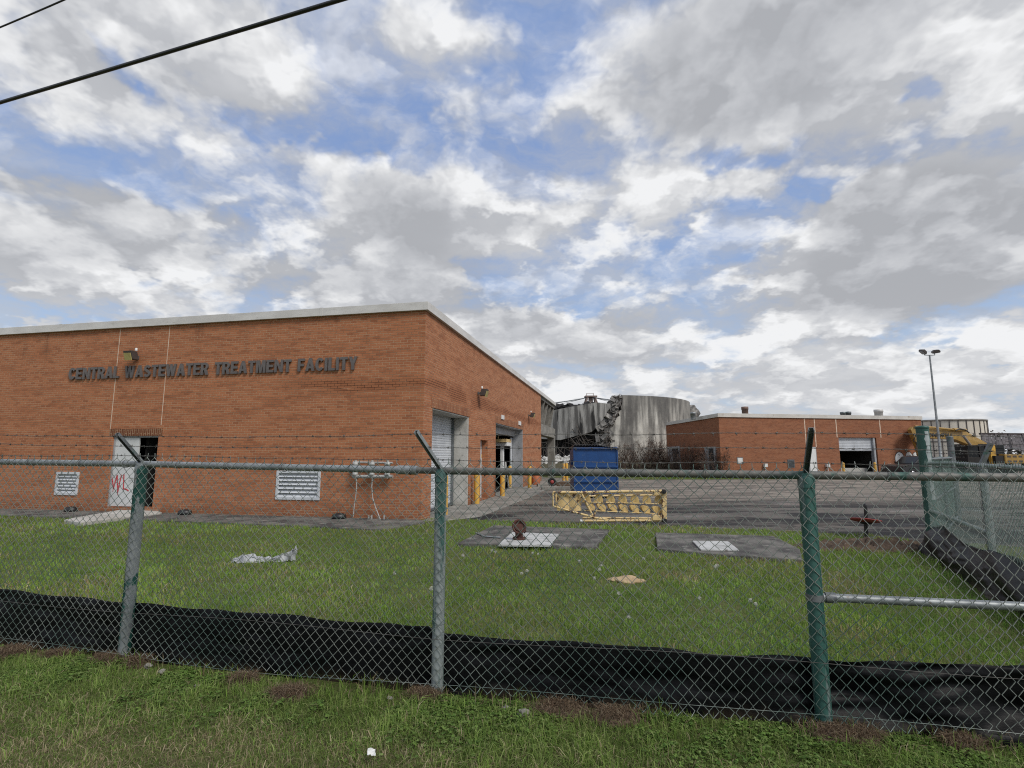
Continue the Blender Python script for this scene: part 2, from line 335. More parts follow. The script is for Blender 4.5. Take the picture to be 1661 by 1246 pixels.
def tank_mat():
    m, t, p = newmat('weathered_tank_concrete'); co = t.coord(); x, y, z = t.xyz(co)
    ang = t.m('MULTIPLY', t.m('ARCTAN2', y, x), 12.0)
    P = t.cxyz(ang, 0.0, t.m('MULTIPLY', z, .10))
    s1 = t.noise(P, 1.6, 7, .65); s2 = t.noise(t.cxyz(ang, 0.0, t.m('MULTIPLY', z, .45)), .45, 5, .6); s3 = t.noise(co, 1.3, 6, .6)
    c = t.mix(t.rng(s1, .38, .60), (.60, .575, .51), (.20, .19, .17))
    c = t.mix(t.rng(s2, .45, .65, 0, .85), c, (.095, .090, .084))
    c = t.mix(t.rng(s3, .48, .7, 0, .4), c, (.46, .43, .37))
    c = t.mix(t.rng(t.m('ADD', z, t.m('MULTIPLY', s1, 5.0)), 6.0, 10.5, 0, .7), c, (.12, .115, .108))
    c = t.mix(t.rng(t.m('ADD', z, t.m('MULTIPLY', s3, 1.6)), 1.2, 2.4, .75, 0), c, (.07, .062, .048))
    t.set(p.inputs['Base Color'], c); p.inputs['Roughness'].default_value = .93; p.inputs['Specular IOR Level'].default_value = .15
    t.set(p.inputs['Normal'], t.bump(t.noise(co, 3, 6, .6), .3, .04)); return m
TANK = tank_mat(); TANK2 = pm('dark_streaked_concrete', (.36, .35, .325), (.11, .106, .10), 1.3, .93, 0, .3, (1.3, 1.3, .16), .40, .60, c3=(.035, .034, .033), s3=.9, t3=(.53, .62), spec=.15)
TORN = pm('torn_concrete', (.34, .325, .30), (.10, .096, .09), 1.6, .95, 0, .4, c3=(.34, .32, .29), s3=2.5, t3=(.56, .66))
MEDIA = pm('black_media', (.020, .019, .019), (.032, .030, .029), 1.5, .9, 0, .6, bd=.1)  # black also stands in for the darkness inside the broken tank
REBAR = pm('bent_rebar', (.15, .13, .115), (.07, .06, .052), 1.0, .7, .3)
RIPRAP = pm('white_rubble', (.55, .54, .51), (.38, .37, .34), .9, .95, 0, .3)
TWIG = pm('dead_twigs', (.105, .066, .048), (.075, .05, .038), 1.3, .95)
ROOFR = pm('rusted_roof_sheet', (.085, .065, .060), (.055, .045, .043), .8, .6, .2, c3=(.22, .20, .19), s3=1.2, t3=(.56, .68), stretch=(1, 3, 1))

def silt_mat():
    m, t, p = newmat('woven_black_fabric'); co = t.coord()
    n = t.noise(co, 4, 5, .6)
    x, y, z = t.xyz(co); mud = t.m('MULTIPLY', t.rng(t.m('ADD', z, t.m('MULTIPLY', t.noise(co, 9, 5, .65), .16)), .09, .20, 1, 0), t.rng(t.noise(co, 2.2, 4, .6), .40, .6))
    t.set(p.inputs['Base Color'], t.mix(t.m('MULTIPLY', mud, .7), t.mix(t.rng(n, .35, .7), (.0035, .0037, .0042), (.008, .0083, .0092)), (.06, .045, .03)))
    p.inputs['Roughness'].default_value = .46; p.inputs['Specular IOR Level'].default_value = .14
    t.set(p.inputs['Normal'], t.bump(t.noise(t.scale(co, (1, 1, 5)), 9, 4, .6), .25, .01)); return m
SILT = silt_mat()

def ground_mats():
    # lawn soil, seen between the blades
    m, t, p = newmat('lawn_soil'); co = t.coord(); n = t.noise(co, 1.2, 6, .6); n2 = t.noise(co, 14, 6, .65); n3 = t.noise(co, 60, 4, .6)
    c = t.mix(t.rng(n, .35, .65), (.085, .115, .030), (.125, .135, .050)); c = t.mix(t.rng(n2, .5, .72), c, (.15, .13, .07))
    c = t.mix(t.rng(n3, .45, .7, 0, .45), c, (.045, .06, .018))
    t.set(p.inputs['Base Color'], c); p.inputs['Roughness'].default_value = .95; p.inputs['Specular IOR Level'].default_value = .1
    t.set(p.inputs['Normal'], t.bump(n3, .8, .03))
    # yard: patched asphalt and worn concrete, streaked and damp
    m, t, p = newmat('yard_asphalt'); co = t.coord(); x, y, z = t.xyz(co)
    a = t.noise(t.scale(co, (.16, .55, 1)), 1.0, 6, .6, .6); b = t.noise(t.scale(co, (.5, 1.1, 1)), .9, 6, .62); f = t.noise(co, 40, 5, .7); g = t.noise(co, 6, 6, .65)
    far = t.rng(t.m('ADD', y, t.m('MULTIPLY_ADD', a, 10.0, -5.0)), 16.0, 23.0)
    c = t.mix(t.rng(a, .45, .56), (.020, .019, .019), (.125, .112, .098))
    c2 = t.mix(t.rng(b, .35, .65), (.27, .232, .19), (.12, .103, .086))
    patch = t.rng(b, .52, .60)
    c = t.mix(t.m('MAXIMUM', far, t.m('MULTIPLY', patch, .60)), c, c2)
    c = t.mix(t.rng(t.noise(t.scale(co, (.10, 1.3, 1)), 1.2, 5, .6), .56, .63, 0, .75), c, (.045, .039, .034))
    c = t.mix(t.rng(f, .5, .75, 0, .22), c, (.19, .17, .145)); c = t.mix(t.rng(g, .52, .72, 0, .35), c, (.035, .032, .030))
    v = t.n.new('ShaderNodeTexVoronoi'); v.feature = 'DISTANCE_TO_EDGE'; v.inputs['Scale'].default_value = .28
    t.set(v.inputs['Vector'], t.vm('ADD', co, t.vm('SCALE', t.noise(co, .9, 4, .6, out=1), 1.4)))
    c = t.mix(t.rng(v.outputs['Distance'], .004, .016, .75, 0), c, (.035, .032, .028))
    t.set(p.inputs['Base Color'], c)
    wet = t.m('MULTIPLY', t.rng(t.noise(t.scale(co, (.22, .7, 1)), 1.1, 4, .55), .56, .66), t.rng(y, 22, 30, 1, .15))
    t.set(p.inputs['Roughness'], t.m('SUBTRACT', .9, t.m('MULTIPLY', wet, .62))); p.inputs['Specular IOR Level'].default_value = .25
    t.set(p.inputs['Normal'], t.bump(f, t.m('MULTIPLY_ADD', wet, -.35, .4), .012))
    # wide base ground
    m, t, p = newmat('far_ground'); co = t.coord(); n = t.noise(co, .05, 6, .6); n2 = t.noise(co, 1.5, 6, .6)
    c = t.mix(t.rng(n, .4, .6), (.10, .10, .045), (.15, .135, .09)); c = t.mix(t.rng(n2, .4, .7, 0, .5), c, (.06, .065, .03))
    t.set(p.inputs['Base Color'], c); p.inputs['Roughness'].default_value = .95; p.inputs['Specular IOR Level'].default_value = .1
    # blades and leaves
    m, t, p = newmat('grass_blades'); at_ = t.n.new('ShaderNodeAttribute'); at_.attribute_name = 'tint'
    t.set(p.inputs['Base Color'], at_.outputs['Color']); p.inputs['Roughness'].default_value = .65; p.inputs['Specular IOR Level'].default_value = .25
    tr = t.n.new('ShaderNodeBsdfTranslucent'); t.set(tr.inputs['Color'], at_.outputs['Color'])
    mx = t.n.new('ShaderNodeMixShader'); mx.inputs[0].default_value = .28; t.l.new(p.outputs[0], mx.inputs[1]); t.l.new(tr.outputs[0], mx.inputs[2])
    o = next(n for n in t.n if n.type == 'OUTPUT_MATERIAL'); t.l.new(mx.outputs[0], o.inputs[0])
ground_mats()
# ------------------------------------------------------------------ setting: ground sheets
def sheet(name, pts, z, mat):
    mb = MB(); mb.add([(p[0], p[1], z) for p in pts], [tuple(range(len(pts)))]); o = mb.build(name, mat); return tag(o, kind='structure')
YAW = -math.atan2(.203, .979)
def g2(px, py): v = gnd(px, py); return (v.x, v.y)
mb = MB(); n = 64
mb.add([(0, 0, 0)] + [(1500 * math.cos(2*math.pi*i/n), 1500 * math.sin(2*math.pi*i/n), 0) for i in range(n)], [(0, i + 1, (i + 1) % n + 1) for i in range(n)])
tag(mb.build('ground', MATS['far_ground']), kind='structure')
C0 = gnd(683, 846)
YARD_EDGE = [g2(690, 843), g2(760, 843), g2(880, 848), g2(1060, 853), g2(1300, 863), g2(1420, 870), g2(1512, 884), (9.0, 10.4), (12, 7.5), (30, 6.5)]
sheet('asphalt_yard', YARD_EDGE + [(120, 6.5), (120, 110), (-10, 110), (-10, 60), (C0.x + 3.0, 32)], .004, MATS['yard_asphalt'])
LAWN = [(-45, 2.0), (30, 2.0), (30, 6.5)] + YARD_EDGE[::-1][1:] + [(C0.x, C0.y), (C0.x - 45, C0.y + 9.3)]
sheet('lawn', [(-45, -30), (30, -30)] + LAWN[2:], .008, MATS['lawn_soil'])
sheet('far_verge', [(9.0, 36.5), (24.5, 37.5), (24.5, 39.8), (16.0, 43), (14, 56), (-6, 60), (-4, 44)], .009, MATS['lawn_soil'])
def slab(name, pts, z0, z1, mat, label=None, cat=None, kind=None, bev=.015):
    mb = MB(); mb.prism([(p[0], p[1]) for p in pts], z1 - z0); o = mb.build(name, mat, loc=(0, 0, z0), bevel=bev); return tag(o, label, cat, kind=kind)

# ------------------------------------------------------------------ main brick building
main = empty('brick_building', C0, YAW, 'large orange brick building with pale metal roof edge, open door and bay doors', 'building')
M_main = Matrix.Translation(C0) @ Matrix.Rotation(YAW, 4, 'Z'); MI = M_main.inverted()
EYEP = Vector((0, 0, EYE)); e_l = MI @ EYEP
def front(px, py, d=0.0):                            # point of the front wall (local y = d) seen at a pixel
    r = MI.to_3x3() @ ray(px, py); return e_l + r * ((d - e_l.y) / r.y)
def side(px, py, d=0.0):                             # point of the side wall (local x = d)
    r = MI.to_3x3() @ ray(px, py); return e_l + r * ((d - e_l.x) / r.x)
H = front(684, 503).z; HT = front(685, 491).z
WL = 27.0; SL = side(878, 740).y
TH = .5
def walled(mb, axis, length, ops, h, th):
    """a wall from 0 to -length along x (axis 'x') or 0..length along y, with rectangular openings (a, b, z0, z1) and reveals"""
    us = sorted({0.0, length} | {o[0] for o in ops} | {o[1] for o in ops}); zs = sorted({0.0, h} | {o[2] for o in ops} | {o[3] for o in ops})
    def P(u, z, d):
        return (-u, d, z) if axis == 'x' else (-d, u, z)
    def hole(u, z): return any(o[0] < u < o[1] and o[2] < z < o[3] for o in ops)
    for i in range(len(us) - 1):
        for j in range(len(zs) - 1):
            u0, u1, z0, z1 = us[i], us[i+1], zs[j], zs[j+1]
            if hole((u0+u1)/2, (z0+z1)/2): continue
            a, b = (u0 if i else 0), u1
            mb.add([P(u0,z0,0), P(u1,z0,0), P(u1,z1,0), P(u0,z1,0)], [(0,1,2,3)])
    for o in ops:
        u0, u1, z0, z1 = o[:4]
        for (p, q) in (((u0,z0),(u0,z1)), ((u1,z0),(u1,z1)), ((u0,z1),(u1,z1)), ((u0,z0),(u1,z0))):
            mb.add([P(*p,0), P(*q,0), P(*q,th), P(*p,th)], [(0,1,2,3)])
# openings measured on the photograph
fd0, fd1 = front(252, 765), front(177, 765); d_top = front(220, 707).z; d_bot = front(220, 823).z
lv = []
for (xa, ya, xb, yb) in ((93, 766, 125, 803), (450, 764, 518, 811)):
    a, b = front(xa, ya), front(xb, yb); lv.append((-b.x, -a.x, b.z, a.z))
fops = [(-fd0.x, -fd1.x, max(.02, d_bot), d_top)] + lv
r1a, r1b = side(700, 740).y, side(760.5, 740).y; r1t = side(700, 661).z
sda, sdb = side(779, 760).y, side(791, 760).y; sdt = side(785, 714).z
r2a, r2b = side(804, 740).y, side(848.5, 740).y; r2t = side(804, 686).z
sops = [(r1a, r1b, 0.02, r1t), (sda, sdb, .06, sdt), (r2a, r2b, .02, r2t)]
mb = MB(); walled(mb, 'x', WL, fops, H, .30); walled(mb, 'y', SL, sops, H, .45)
mb.add([(-WL, 0, 0), (-WL, SL, 0), (-WL, SL, H), (-WL, 0, H)], [(0,1,2,3)]); mb.add([(0, SL, 0), (-WL, SL, 0), (-WL, SL, H), (0, SL, H)], [(0,1,2,3)])
mb.build('wall', BRICK, main)
# inner shell, floor and ceiling keep the inside dark
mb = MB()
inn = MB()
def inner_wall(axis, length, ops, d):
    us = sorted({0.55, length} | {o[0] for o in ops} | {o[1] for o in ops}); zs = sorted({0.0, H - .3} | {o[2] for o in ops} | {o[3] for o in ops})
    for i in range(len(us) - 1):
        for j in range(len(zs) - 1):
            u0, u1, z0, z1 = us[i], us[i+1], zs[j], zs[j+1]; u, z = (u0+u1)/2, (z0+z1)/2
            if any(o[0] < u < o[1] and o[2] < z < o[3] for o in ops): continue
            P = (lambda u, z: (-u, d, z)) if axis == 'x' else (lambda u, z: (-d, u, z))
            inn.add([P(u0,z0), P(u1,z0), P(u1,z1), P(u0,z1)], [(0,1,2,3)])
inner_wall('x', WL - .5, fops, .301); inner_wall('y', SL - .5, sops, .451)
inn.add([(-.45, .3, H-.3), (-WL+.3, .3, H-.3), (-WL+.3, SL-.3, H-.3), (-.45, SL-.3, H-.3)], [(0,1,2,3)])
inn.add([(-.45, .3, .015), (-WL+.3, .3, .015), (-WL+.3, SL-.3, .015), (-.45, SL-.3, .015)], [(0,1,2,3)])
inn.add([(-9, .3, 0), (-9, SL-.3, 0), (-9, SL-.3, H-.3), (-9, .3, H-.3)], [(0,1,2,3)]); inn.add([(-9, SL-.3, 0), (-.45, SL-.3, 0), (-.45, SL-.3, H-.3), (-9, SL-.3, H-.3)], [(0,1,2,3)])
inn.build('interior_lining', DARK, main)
# roof with its pale sheet-metal edge in lengths
SLR = side(901, 740).y
mb = MB(); mb.box((-WL, .1, H), (-.1, SLR - .1, H + .1)); roof = mb.build('roof', CONC, main)
mb = MB()
zb, zt = H - .02, HT
def seg_x(a, b): mb.box((-b, -.09, zb), (-a, .05, zt + random.uniform(-.004, .004)))
def seg_y(a, b): mb.box((-.05, a, zb), (.09, b, zt + random.uniform(-.004, .004)))
x = .052
first = True
while x < WL: w = 3.05; seg_x(x, min(x + w - .012, WL)); x += w
y = -.09
while y < SLR: w = 3.05; seg_y(y, min(y + w - .012, SLR)); y += w
for k in range(1, 9): mb.box((-.052 - 3.05*k - .05, -.094, zb - .003), (-.052 - 3.05*k + .05, -.088, zt + .007))
mb.build('fascia', FASCIA, main, bevel=.006)
# control joints of pale sealant
mb = None
for xa, y0, xb, y1 in ((196.6, 532, 177.7, 704), (276.5, 530, 260.7, 690)):
    j = MB(); a = front(xa, y0); b = front(xb, y1); x = (a.x + b.x) / 2
    j.box((x - .011, -.006, b.z), (x + .011, .004, H - .03)); j.build('control_joint', SEALANT, main)
# lintels of upright bricks
def lintel_f(u0, u1, z0, h=.21): mb = MB(); mb.box((-u1, -.008, z0), (-u0, .05, z0 + h)); mb.build('lintel', SOLDIER, main)
def lintel_s(v0, v1, z0, h=.21): mb = MB(); mb.box((-.05, v0, z0), (.008, v1, z0 + h)); mb.build('lintel', SOLDIER, main)
lintel_f(fops[0][0] - .12, fops[0][1] + .12, d_top + .002); lintel_s(r1a - .1, r1b + .1, r1t + .002, .28); lintel_s(r2a - .1, r2b + .1, r2t + .002, .28)
# front double door: left leaf shut and sprayed, right leaf swung inwards
u0, u1, z0, z1 = fops[0]; um = -front(218, 765).x
mb = MB(); mb.box((-u1, .05, z0), (-u1 + .05, .17, z1)); mb.box((-u0 - .05, .05, z0), (-u0, .17, z1)); mb.box((-u1 + .05, .05, z1 - .05), (-u0 - .05, .17, z1))
mb.build('door_frame', FRAME_G, main, bevel=.004)
mb = MB(); mb.box((-u1 + .055, .07, z0 + .01), (-um, .115, z1 - .055)); dl = mb.build('door', DOORW, main, bevel=.004); dl['label'] = 'white shut door leaf with red spray paint'
mb = MB()
def stroke(pts, r=.020):
    P3 = [front(px, py, .0665) for px, py in pts]
    for a, b in zip(P3[:-1], P3[1:]): mb.bar(a, b, r * 2, .003, up=(0, 1, 0))
    for a in P3: mb.lathe([(0, 0), (r, 0), (r, .003), (0, .003)], a + Vector((0, -.0015, 0)), 8, Matrix.Rotation(math.pi/2, 4, 'X'))
stroke([(180, 769), (182.5, 780), (184, 792)]); stroke([(184, 792), (187, 781), (190, 771)]); stroke([(190, 771), (190.5, 785), (191, 798)]); stroke([(191, 798), (194, 783), (197, 771)])
stroke([(201, 770), (200.5, 782), (200, 793)]); stroke([(200, 793), (204, 793.5), (208, 796)]); stroke([(184, 792), (183, 797)], .010); stroke([(191, 798), (190.6, 803)], .008)
mb.build('graffiti', SPRAY, dl)
mb = MB(); mb.tube([Vector((-um - .09, .066, 1.02)), Vector((-um - .09, .02, 1.02)), Vector((-um - .19, .02, 1.02))], .011, 8); mb.build('handle', GALV_D, dl)
mb = MB(); hx = -u0 - .055; mb.box((hx - .045, .18, z0 + .01), (hx, 1.0, z1 - .055)); dr = mb.build('door', GREENP, main, bevel=.004); dr['label'] = 'green inner face of door leaf swung inwards'
# louvered vents
for o in lv:
    u0, u1, z0, z1 = o; r = empty('louver_vent'); r.parent = main
    mb = MB(); f = .06
    mb.box((-u1 - .01, -.025, z0 - .01), (-u1 + f, .06, z1 + .01)); mb.box((-u0 - f, -.025, z0 - .01), (-u0 + .01, .06, z1 + .01))
    mb.box((-u1 + f, -.025, z1 - f), (-u0 - f, .06, z1 + .01)); mb.box((-u1 + f, -.025, z0 - .01), (-u0 - f, .06, z0 + f))
    mb.build('frame', SHUTTER, r, bevel=.004)
    mb = MB(); k = 6; hh = (z1 - z0 - 2*f) / k
    for i in range(k):
        zc = z0 + f + (i + .5) * hh
        mb.box((-(u1-u0)/2 + f, -.004, -hh*.62), ((u1-u0)/2 - f, .004, hh*.62), Matrix.Translation((-(u0+u1)/2, .035, zc)) @ Matrix.Rotation(R(-38), 4, 'X'))
    mb.build('slat', SHUTTER, r)
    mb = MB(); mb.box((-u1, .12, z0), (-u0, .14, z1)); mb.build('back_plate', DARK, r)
# roller door one: shut, set back in a deep concrete-lined opening
def jamb(v0, v1, t, d, mat):
    mb = MB(); mb.box((-d, v1 - .10, .033), (-.02, v1 - .003, t - .003)); mb.box((-d, v0 + .003, .033), (-.02, v0 + .03, t - .003)); mb.box((-d, v0 + .03, t - .04), (-.02, v1 - .10, t - .003)); mb.build('door_surround', mat, main, bevel=.006)
jamb(r1a, r1b, r1t, .62, CONC_L)
mb = MB(); zz = .03; v0, v1 = r1a + .03, r1b - .10; top = r1t - .04
rows = int((top - zz) / .078)
for i in range(rows):
    za = zz + i * .078; prof = [(0, 0), (.014, .012), (.018, .039), (.014, .066), (0, .078)]
    for (a, b), (c, d) in zip(prof[:-1], prof[1:]):
        mb.add([(-.60 + a, v0, za + b), (-.60 + a, v1, za + b), (-.60 + c, v1, za + d), (-.60 + c, v0, za + d)], [(0,1,2,3)])
mb.box((-.64, v0, zz), (-.602, v1, top))
rd = mb.build('roller_door', SHUTTER, main)
for a_, b_ in ((v1 - .07, v1), (v0, v0 + .07)): mb = MB(); mb.box((-.59, a_, .03), (-.50, b_, top)); mb.build('guide_rail', GALV_D, rd)
for o in sops: mb = MB(); mb.box((-.44, o[0] + .004, .004), (-.004, o[1] - .004, .032)); mb.build('threshold', CONC, main)
mb = MB(); mb.box((-.597, v0 + .07, .02), (-.565, v1 - .07, .10)); mb.build('bottom_bar', GALV_D, rd)
# side personnel door with a notice
mb = MB(); mb.box((-.30, sda + .003, .06), (-.24, sdb - .003, sdt - .003)); pdoor = mb.build('door', DOORW, main, bevel=.004); pdoor['label'] = 'narrow white side door with yellow notice'
mb = MB()
def side_plate(mb, xa, ya, xb, yb, d, t=.006):
    a, b = side(xa, ya, d), side(xb, yb, d); mb.box((d, min(a.y, b.y), min(a.z, b.z)), (d + t, max(a.y, b.y), max(a.z, b.z)))
side_plate(mb, 780.5, 737, 785, 742.5, -.238); mb.build('notice', YELP, pdoor)
mb = MB(); side_plate(mb, 780.5, 743, 785, 747, -.238); mb.build('notice', WHITEP, pdoor)
mb = MB(); side_plate(mb, 781.2, 734, 783.5, 736.4, -.238); mb.build('notice', REDP, pdoor)
# open bay: half-raised shutter, grey jambs
jamb(r2a, r2b, r2t, .55, FRAME_G)
mb = MB(); mb.box((-.72, r2a + .035, r2t - .36), (-.40, r2b - .105, r2t - .045)); mb.build('shutter_box', FRAME_G, main, bevel=.01)
mb = MB(); v = r2b - .10; mb.box((-.62, v - .36, .02), (-.56, v, r2t - .42)); mb.build('folded_door', SHUTTER, main, bevel=.004)
# small white wall lights over the bay, floodlights
for xa, ya, xb, yb in ((812.5, 673, 816.5, 681), (840.5, 683, 844, 690.5)):
    mb = MB(); side_plate(mb, xa, ya, xb, yb, .004, .05); mb.build('bulkhead_light', WHITEP, main, bevel=.008)
def flood(M, name='wall_light'):
    r = empty(name); r.parent = main; r.matrix_local = M
    mb = MB(); mb.box((-.05, -.05, -.05), (.05, -.005, .05)); mb.tube([(0, -.05, 0), (0, -.12, .03)], .022, 8); mb.build('bracket', GALV_D, r)
    mb = MB(); T = Matrix.Translation((0, -.24, .02)) @ Matrix.Rotation(R(18), 4, 'X')
    mb.prism([(-.16, -.10), (.10, -.10), (.16, .10), (-.10, .10)], .30, T @ Matrix.Rotation(R(90), 4, 'Y') @ Matrix.Translation((0, 0, -.15))); mb.build('housing', LETTER, r, bevel=.012)
    mb = MB(); mb.box((-.12, -.128, -.13), (.12, -.104, .09), T); mb.build('lens', LAMPG, r)
    mb = MB(); mb.lathe([(.0, .07), (.03, .06), (.035, .0), (.035, -.02)], (.06, -.14, .20), 10); mb.build('photocell', WHITEP, r)
flood(Matrix.Translation(front(224, 580)))
for px, py in ((775, 638), (857, 674)): flood(Matrix.Translation(side(px, py)) @ Matrix.Rotation(R(90), 4, 'Z'))
# concrete canopy at the far end
can = empty('concrete_canopy'); can.parent = main
cz0 = side(880, 706).z; czb = side(880, 692).z
mb = MB(); mb.box((-.55, SL + .01, side(885,707).z), (.0, SLR, side(885,690).z)); mb.build('beam', CONC, can, bevel=.01)
zbm0 = side(885,707).z; zbm = side(885,690).z
mb = MB(); mb.box((-9, SL + .01, H - .25), (-.02, SLR - .05, H - .025)); mb.build('deck', CONC_D, can)
for i in range(5):
    y = SL + .35 + (SLR - SL - .7) * i / 4; mb = MB()
    mb.prism([(-.9, zbm + .004), (-.35, zbm + .004), (-.04, H - .26), (-.9, H - .26)], .16, Matrix.Translation((0, y + .08, 0)) @ Matrix.Rotation(R(90), 4, 'X')); mb.build('fin', CONC, can, bevel=.008)
mb = MB(); mb.box((-.55, SLR - .62, 0), (-.0, SLR - .08, zbm0 - .003)); mb.build('column', CONC, can, bevel=.02)

# raised lettering, a sign of its own
def ell(cx, cy, rx, ry, a0, a1, n=14): return [(cx + rx * math.cos(R(a0 + (a1 - a0) * i / n)), cy + ry * math.sin(R(a0 + (a1 - a0) * i / n))) for i in range(n + 1)]
def ribbon(c, h):
    l, r = [], []
    for i, p in enumerate(c):
        q0, q1 = c[max(0, i - 1)], c[min(len(c) - 1, i + 1)]; dx, dy = q1[0] - q0[0], q1[1] - q0[1]; k = math.hypot(dx, dy); l.append((p[0] - dy / k * h, p[1] + dx / k * h)); r.append((p[0] + dy / k * h, p[1] - dx / k * h))
    return l + r[::-1]
GLYPH = {'E': (.62, [[(0,0),(.62,0),(.62,.19),(.22,.19),(.22,.41),(.57,.41),(.57,.59),(.22,.59),(.22,.81),(.62,.81),(.62,1),(0,1)]]),
 'F': (.58, [[(0,0),(.22,0),(.22,.39),(.52,.39),(.52,.58),(.22,.58),(.22,.81),(.58,.81),(.58,1),(0,1)]]), 'L': (.56, [[(0,0),(.56,0),(.56,.19),(.22,.19),(.22,1),(0,1)]]),
 'T': (.64, [[(.21,0),(.43,0),(.43,.81),(.64,.81),(.64,1),(0,1),(0,.81),(.21,.81)]]), 'I': (.22, [[(0,0),(.22,0),(.22,1),(0,1)]]),
 'N': (.74, [[(0,0),(.2,0),(.2,.66),(.54,0),(.74,0),(.74,1),(.54,1),(.54,.36),(.2,1),(0,1)]]), 'A': (.77, [[(0,0),(.22,0),(.285,.2),(.485,.2),(.55,0),(.77,0),(.495,1),(.275,1)], [(.33,.37),(.44,.37),(.385,.70)]]),
 'W': (.98, [[(.18,0),(.38,0),(.49,.55),(.60,0),(.80,0),(.98,1),(.77,1),(.69,.38),(.58,1),(.40,1),(.29,.38),(.21,1),(0,1)]]), 'M': (.84, [[(0,0),(.2,0),(.2,.66),(.34,0),(.5,0),(.64,.66),(.64,0),(.84,0),(.84,1),(.56,1),(.42,.4),(.28,1),(0,1)]]),
 'Y': (.70, [[(.24,0),(.46,0),(.46,.38),(.70,1),(.46,1),(.35,.62),(.24,1),(0,1),(.24,.38)]]),
 'R': (.70, [[(0,0),(.22,0),(.22,.38),(.32,.38),(.46,0),(.70,0),(.54,.43)] + ell(.38, .71, .29, .29, -45, 90, 10) + [(0,1)], [(.22,.56)] + ell(.37, .69, .11, .13, -90, 90, 8) + [(.22,.82)]]),
 'C': (.70, [ell(.37, .5, .37, .51, 38, 322, 22) + ell(.37, .5, .155, .315, 322, 38, 20)]), 'S': (.64, [ribbon(ell(.32, .725, .215, .175, 15, 262, 16) + ell(.32, .285, .215, .19, 82, -165, 16), .098)])}
def lettering():
    a = front(113, 616.5); b = front(580, 601); W = b.x - a.x; hh = .365
    root = empty('wall_lettering', M_main @ Vector((a.x, 0, a.z)), YAW, 'raised dark bronze capitals across the front of the brick building', 'sign')
    x = 0; place = []
    for ch in 'CENTRAL WASTEWATER TREATMENT FACILITY':
        if ch == ' ': x += .50; continue
        place.append((ch, x)); x += GLYPH[ch][0] + .10
    sx = W / (x - .10); dg = bpy.context.evaluated_depsgraph_get(); lib = {}
    for ch in GLYPH:
        cu = bpy.data.curves.new('glyph', 'CURVE'); cu.dimensions = '2D'; cu.fill_mode = 'BOTH'; cu.extrude = .02
        for poly in GLYPH[ch][1]:
            sp = cu.splines.new('POLY'); sp.points.add(len(poly) - 1); sp.use_cyclic_u = True
            for p, q in zip(sp.points, poly): p.co = (q[0] * sx, q[1] * hh, 0, 1)
        o = bpy.data.objects.new('glyph', cu); COL.objects.link(o); bpy.context.view_layer.update(); me = bpy.data.meshes.new_from_object(o.evaluated_get(bpy.context.evaluated_depsgraph_get())); bpy.data.objects.remove(o)
        mb = MB(); mb.add([(v.co.x, -.036 + v.co.z * (-1), v.co.y) for v in me.vertices], [list(p.vertices)[::-1] for p in me.polygons]); lib[ch] = mb
    for ch, x in place: o = lib[ch].build('letter', LETTER2, root); o.location = (x * sx, random.uniform(-.004, .004), random.uniform(-.006, .006))
lettering()
# pipes and meters on the front wall
def gas_manifold():
    p = front(573, 790); root = empty('gas_manifold', M_main @ Vector((p.x, 0, 0)), YAW, 'grey pipe manifold with valves and two white drop pipes on brick wall', 'pipework')
    def L(px, py, d=-.16): q = front(px, py, d); return Vector((q.x - p.x, d, q.z))
    mb = MB(); a, b = L(573, 750), L(637, 751); mb.tube([a, b], .028, 10); c, d = L(572, 773), L(637, 773); mb.tube([c, d], .045, 10); mb.build('header_pipe', GREYPIPE, root)
    for px in (577, 604, 629):
        mb = MB(); t_, q = L(px, 747), L(px, 776); mb.tube([q, t_], .036, 10)
        z = L(px, 753).z; mb.lathe([(.0, -.04), (.08, -.04), (.085, 0), (.08, .05), (.0, .05)], (t_.x, -.16, z), 14)
        z = L(px, 769).z; mb.lathe([(.0, -.05), (.07, -.05), (.075, 0), (.06, .05), (.0, .05)], (t_.x, -.16, z), 14); mb.build('valve', GREYPIPE, root)
    mb = MB(); mb.tube([L(578, 776), L(578.5, 790), L(577, 805), L(574.5, 822), L(573, 838, -.16)], .015, 8); mb.build('drop_pipe', GREYPIPE, root)
    mb = MB(); mb.tube([L(604, 776), L(603, 790), L(604.5, 808), L(609, 823), L(617, 843, -.16)], .015, 8); mb.build('drop_pipe', GREYPIPE, root)
    for px in (598, 603, 623):
        mb = MB(); q = L(px, 836); mb.tube([(q.x, -.16, 0.0), (q.x, -.16, q.z)], .022, 8); mb.build('stub_pipe', GREYPIPE, root)
    for px in (577, 604, 629): mb = MB(); q = L(px, 773); mb.box((q.x - .02, -.13, q.z - .02), (q.x + .02, .0, q.z + .02)); mb.build('bracket', GALV_D, root)
gas_manifold()
# apron of concrete along the front wall, ramp and yard apron
def loc_pt(x, y): v = M_main @ Vector((x, y, 0)); return (v.x, v.y)
slab('wall_apron', [loc_pt(-WL, -.01), loc_pt(-WL, -.75), g2(420, 853), g2(620, 862), g2(672, 852), g2(690, 851), loc_pt(.0, -.01)], -.05, .05, CONC_D, kind='structure')
slab('door_ramp', [g2(103, 850), g2(120, 846), g2(214, 829), g2(250, 830), g2(262, 837), g2(214, 843), g2(130, 854)], -.04, .10, CONC_L, 'pale concrete ramp slab on grass leading to open front door', 'ramp')
slab('yard_apron', [loc_pt(.003, .02), loc_pt(.5, -.05), loc_pt(1.25, 1.3), loc_pt(1.5, SL * .45), loc_pt(1.2, SL), loc_pt(.003, SL)], -.04, .03, CONC, kind='structure')
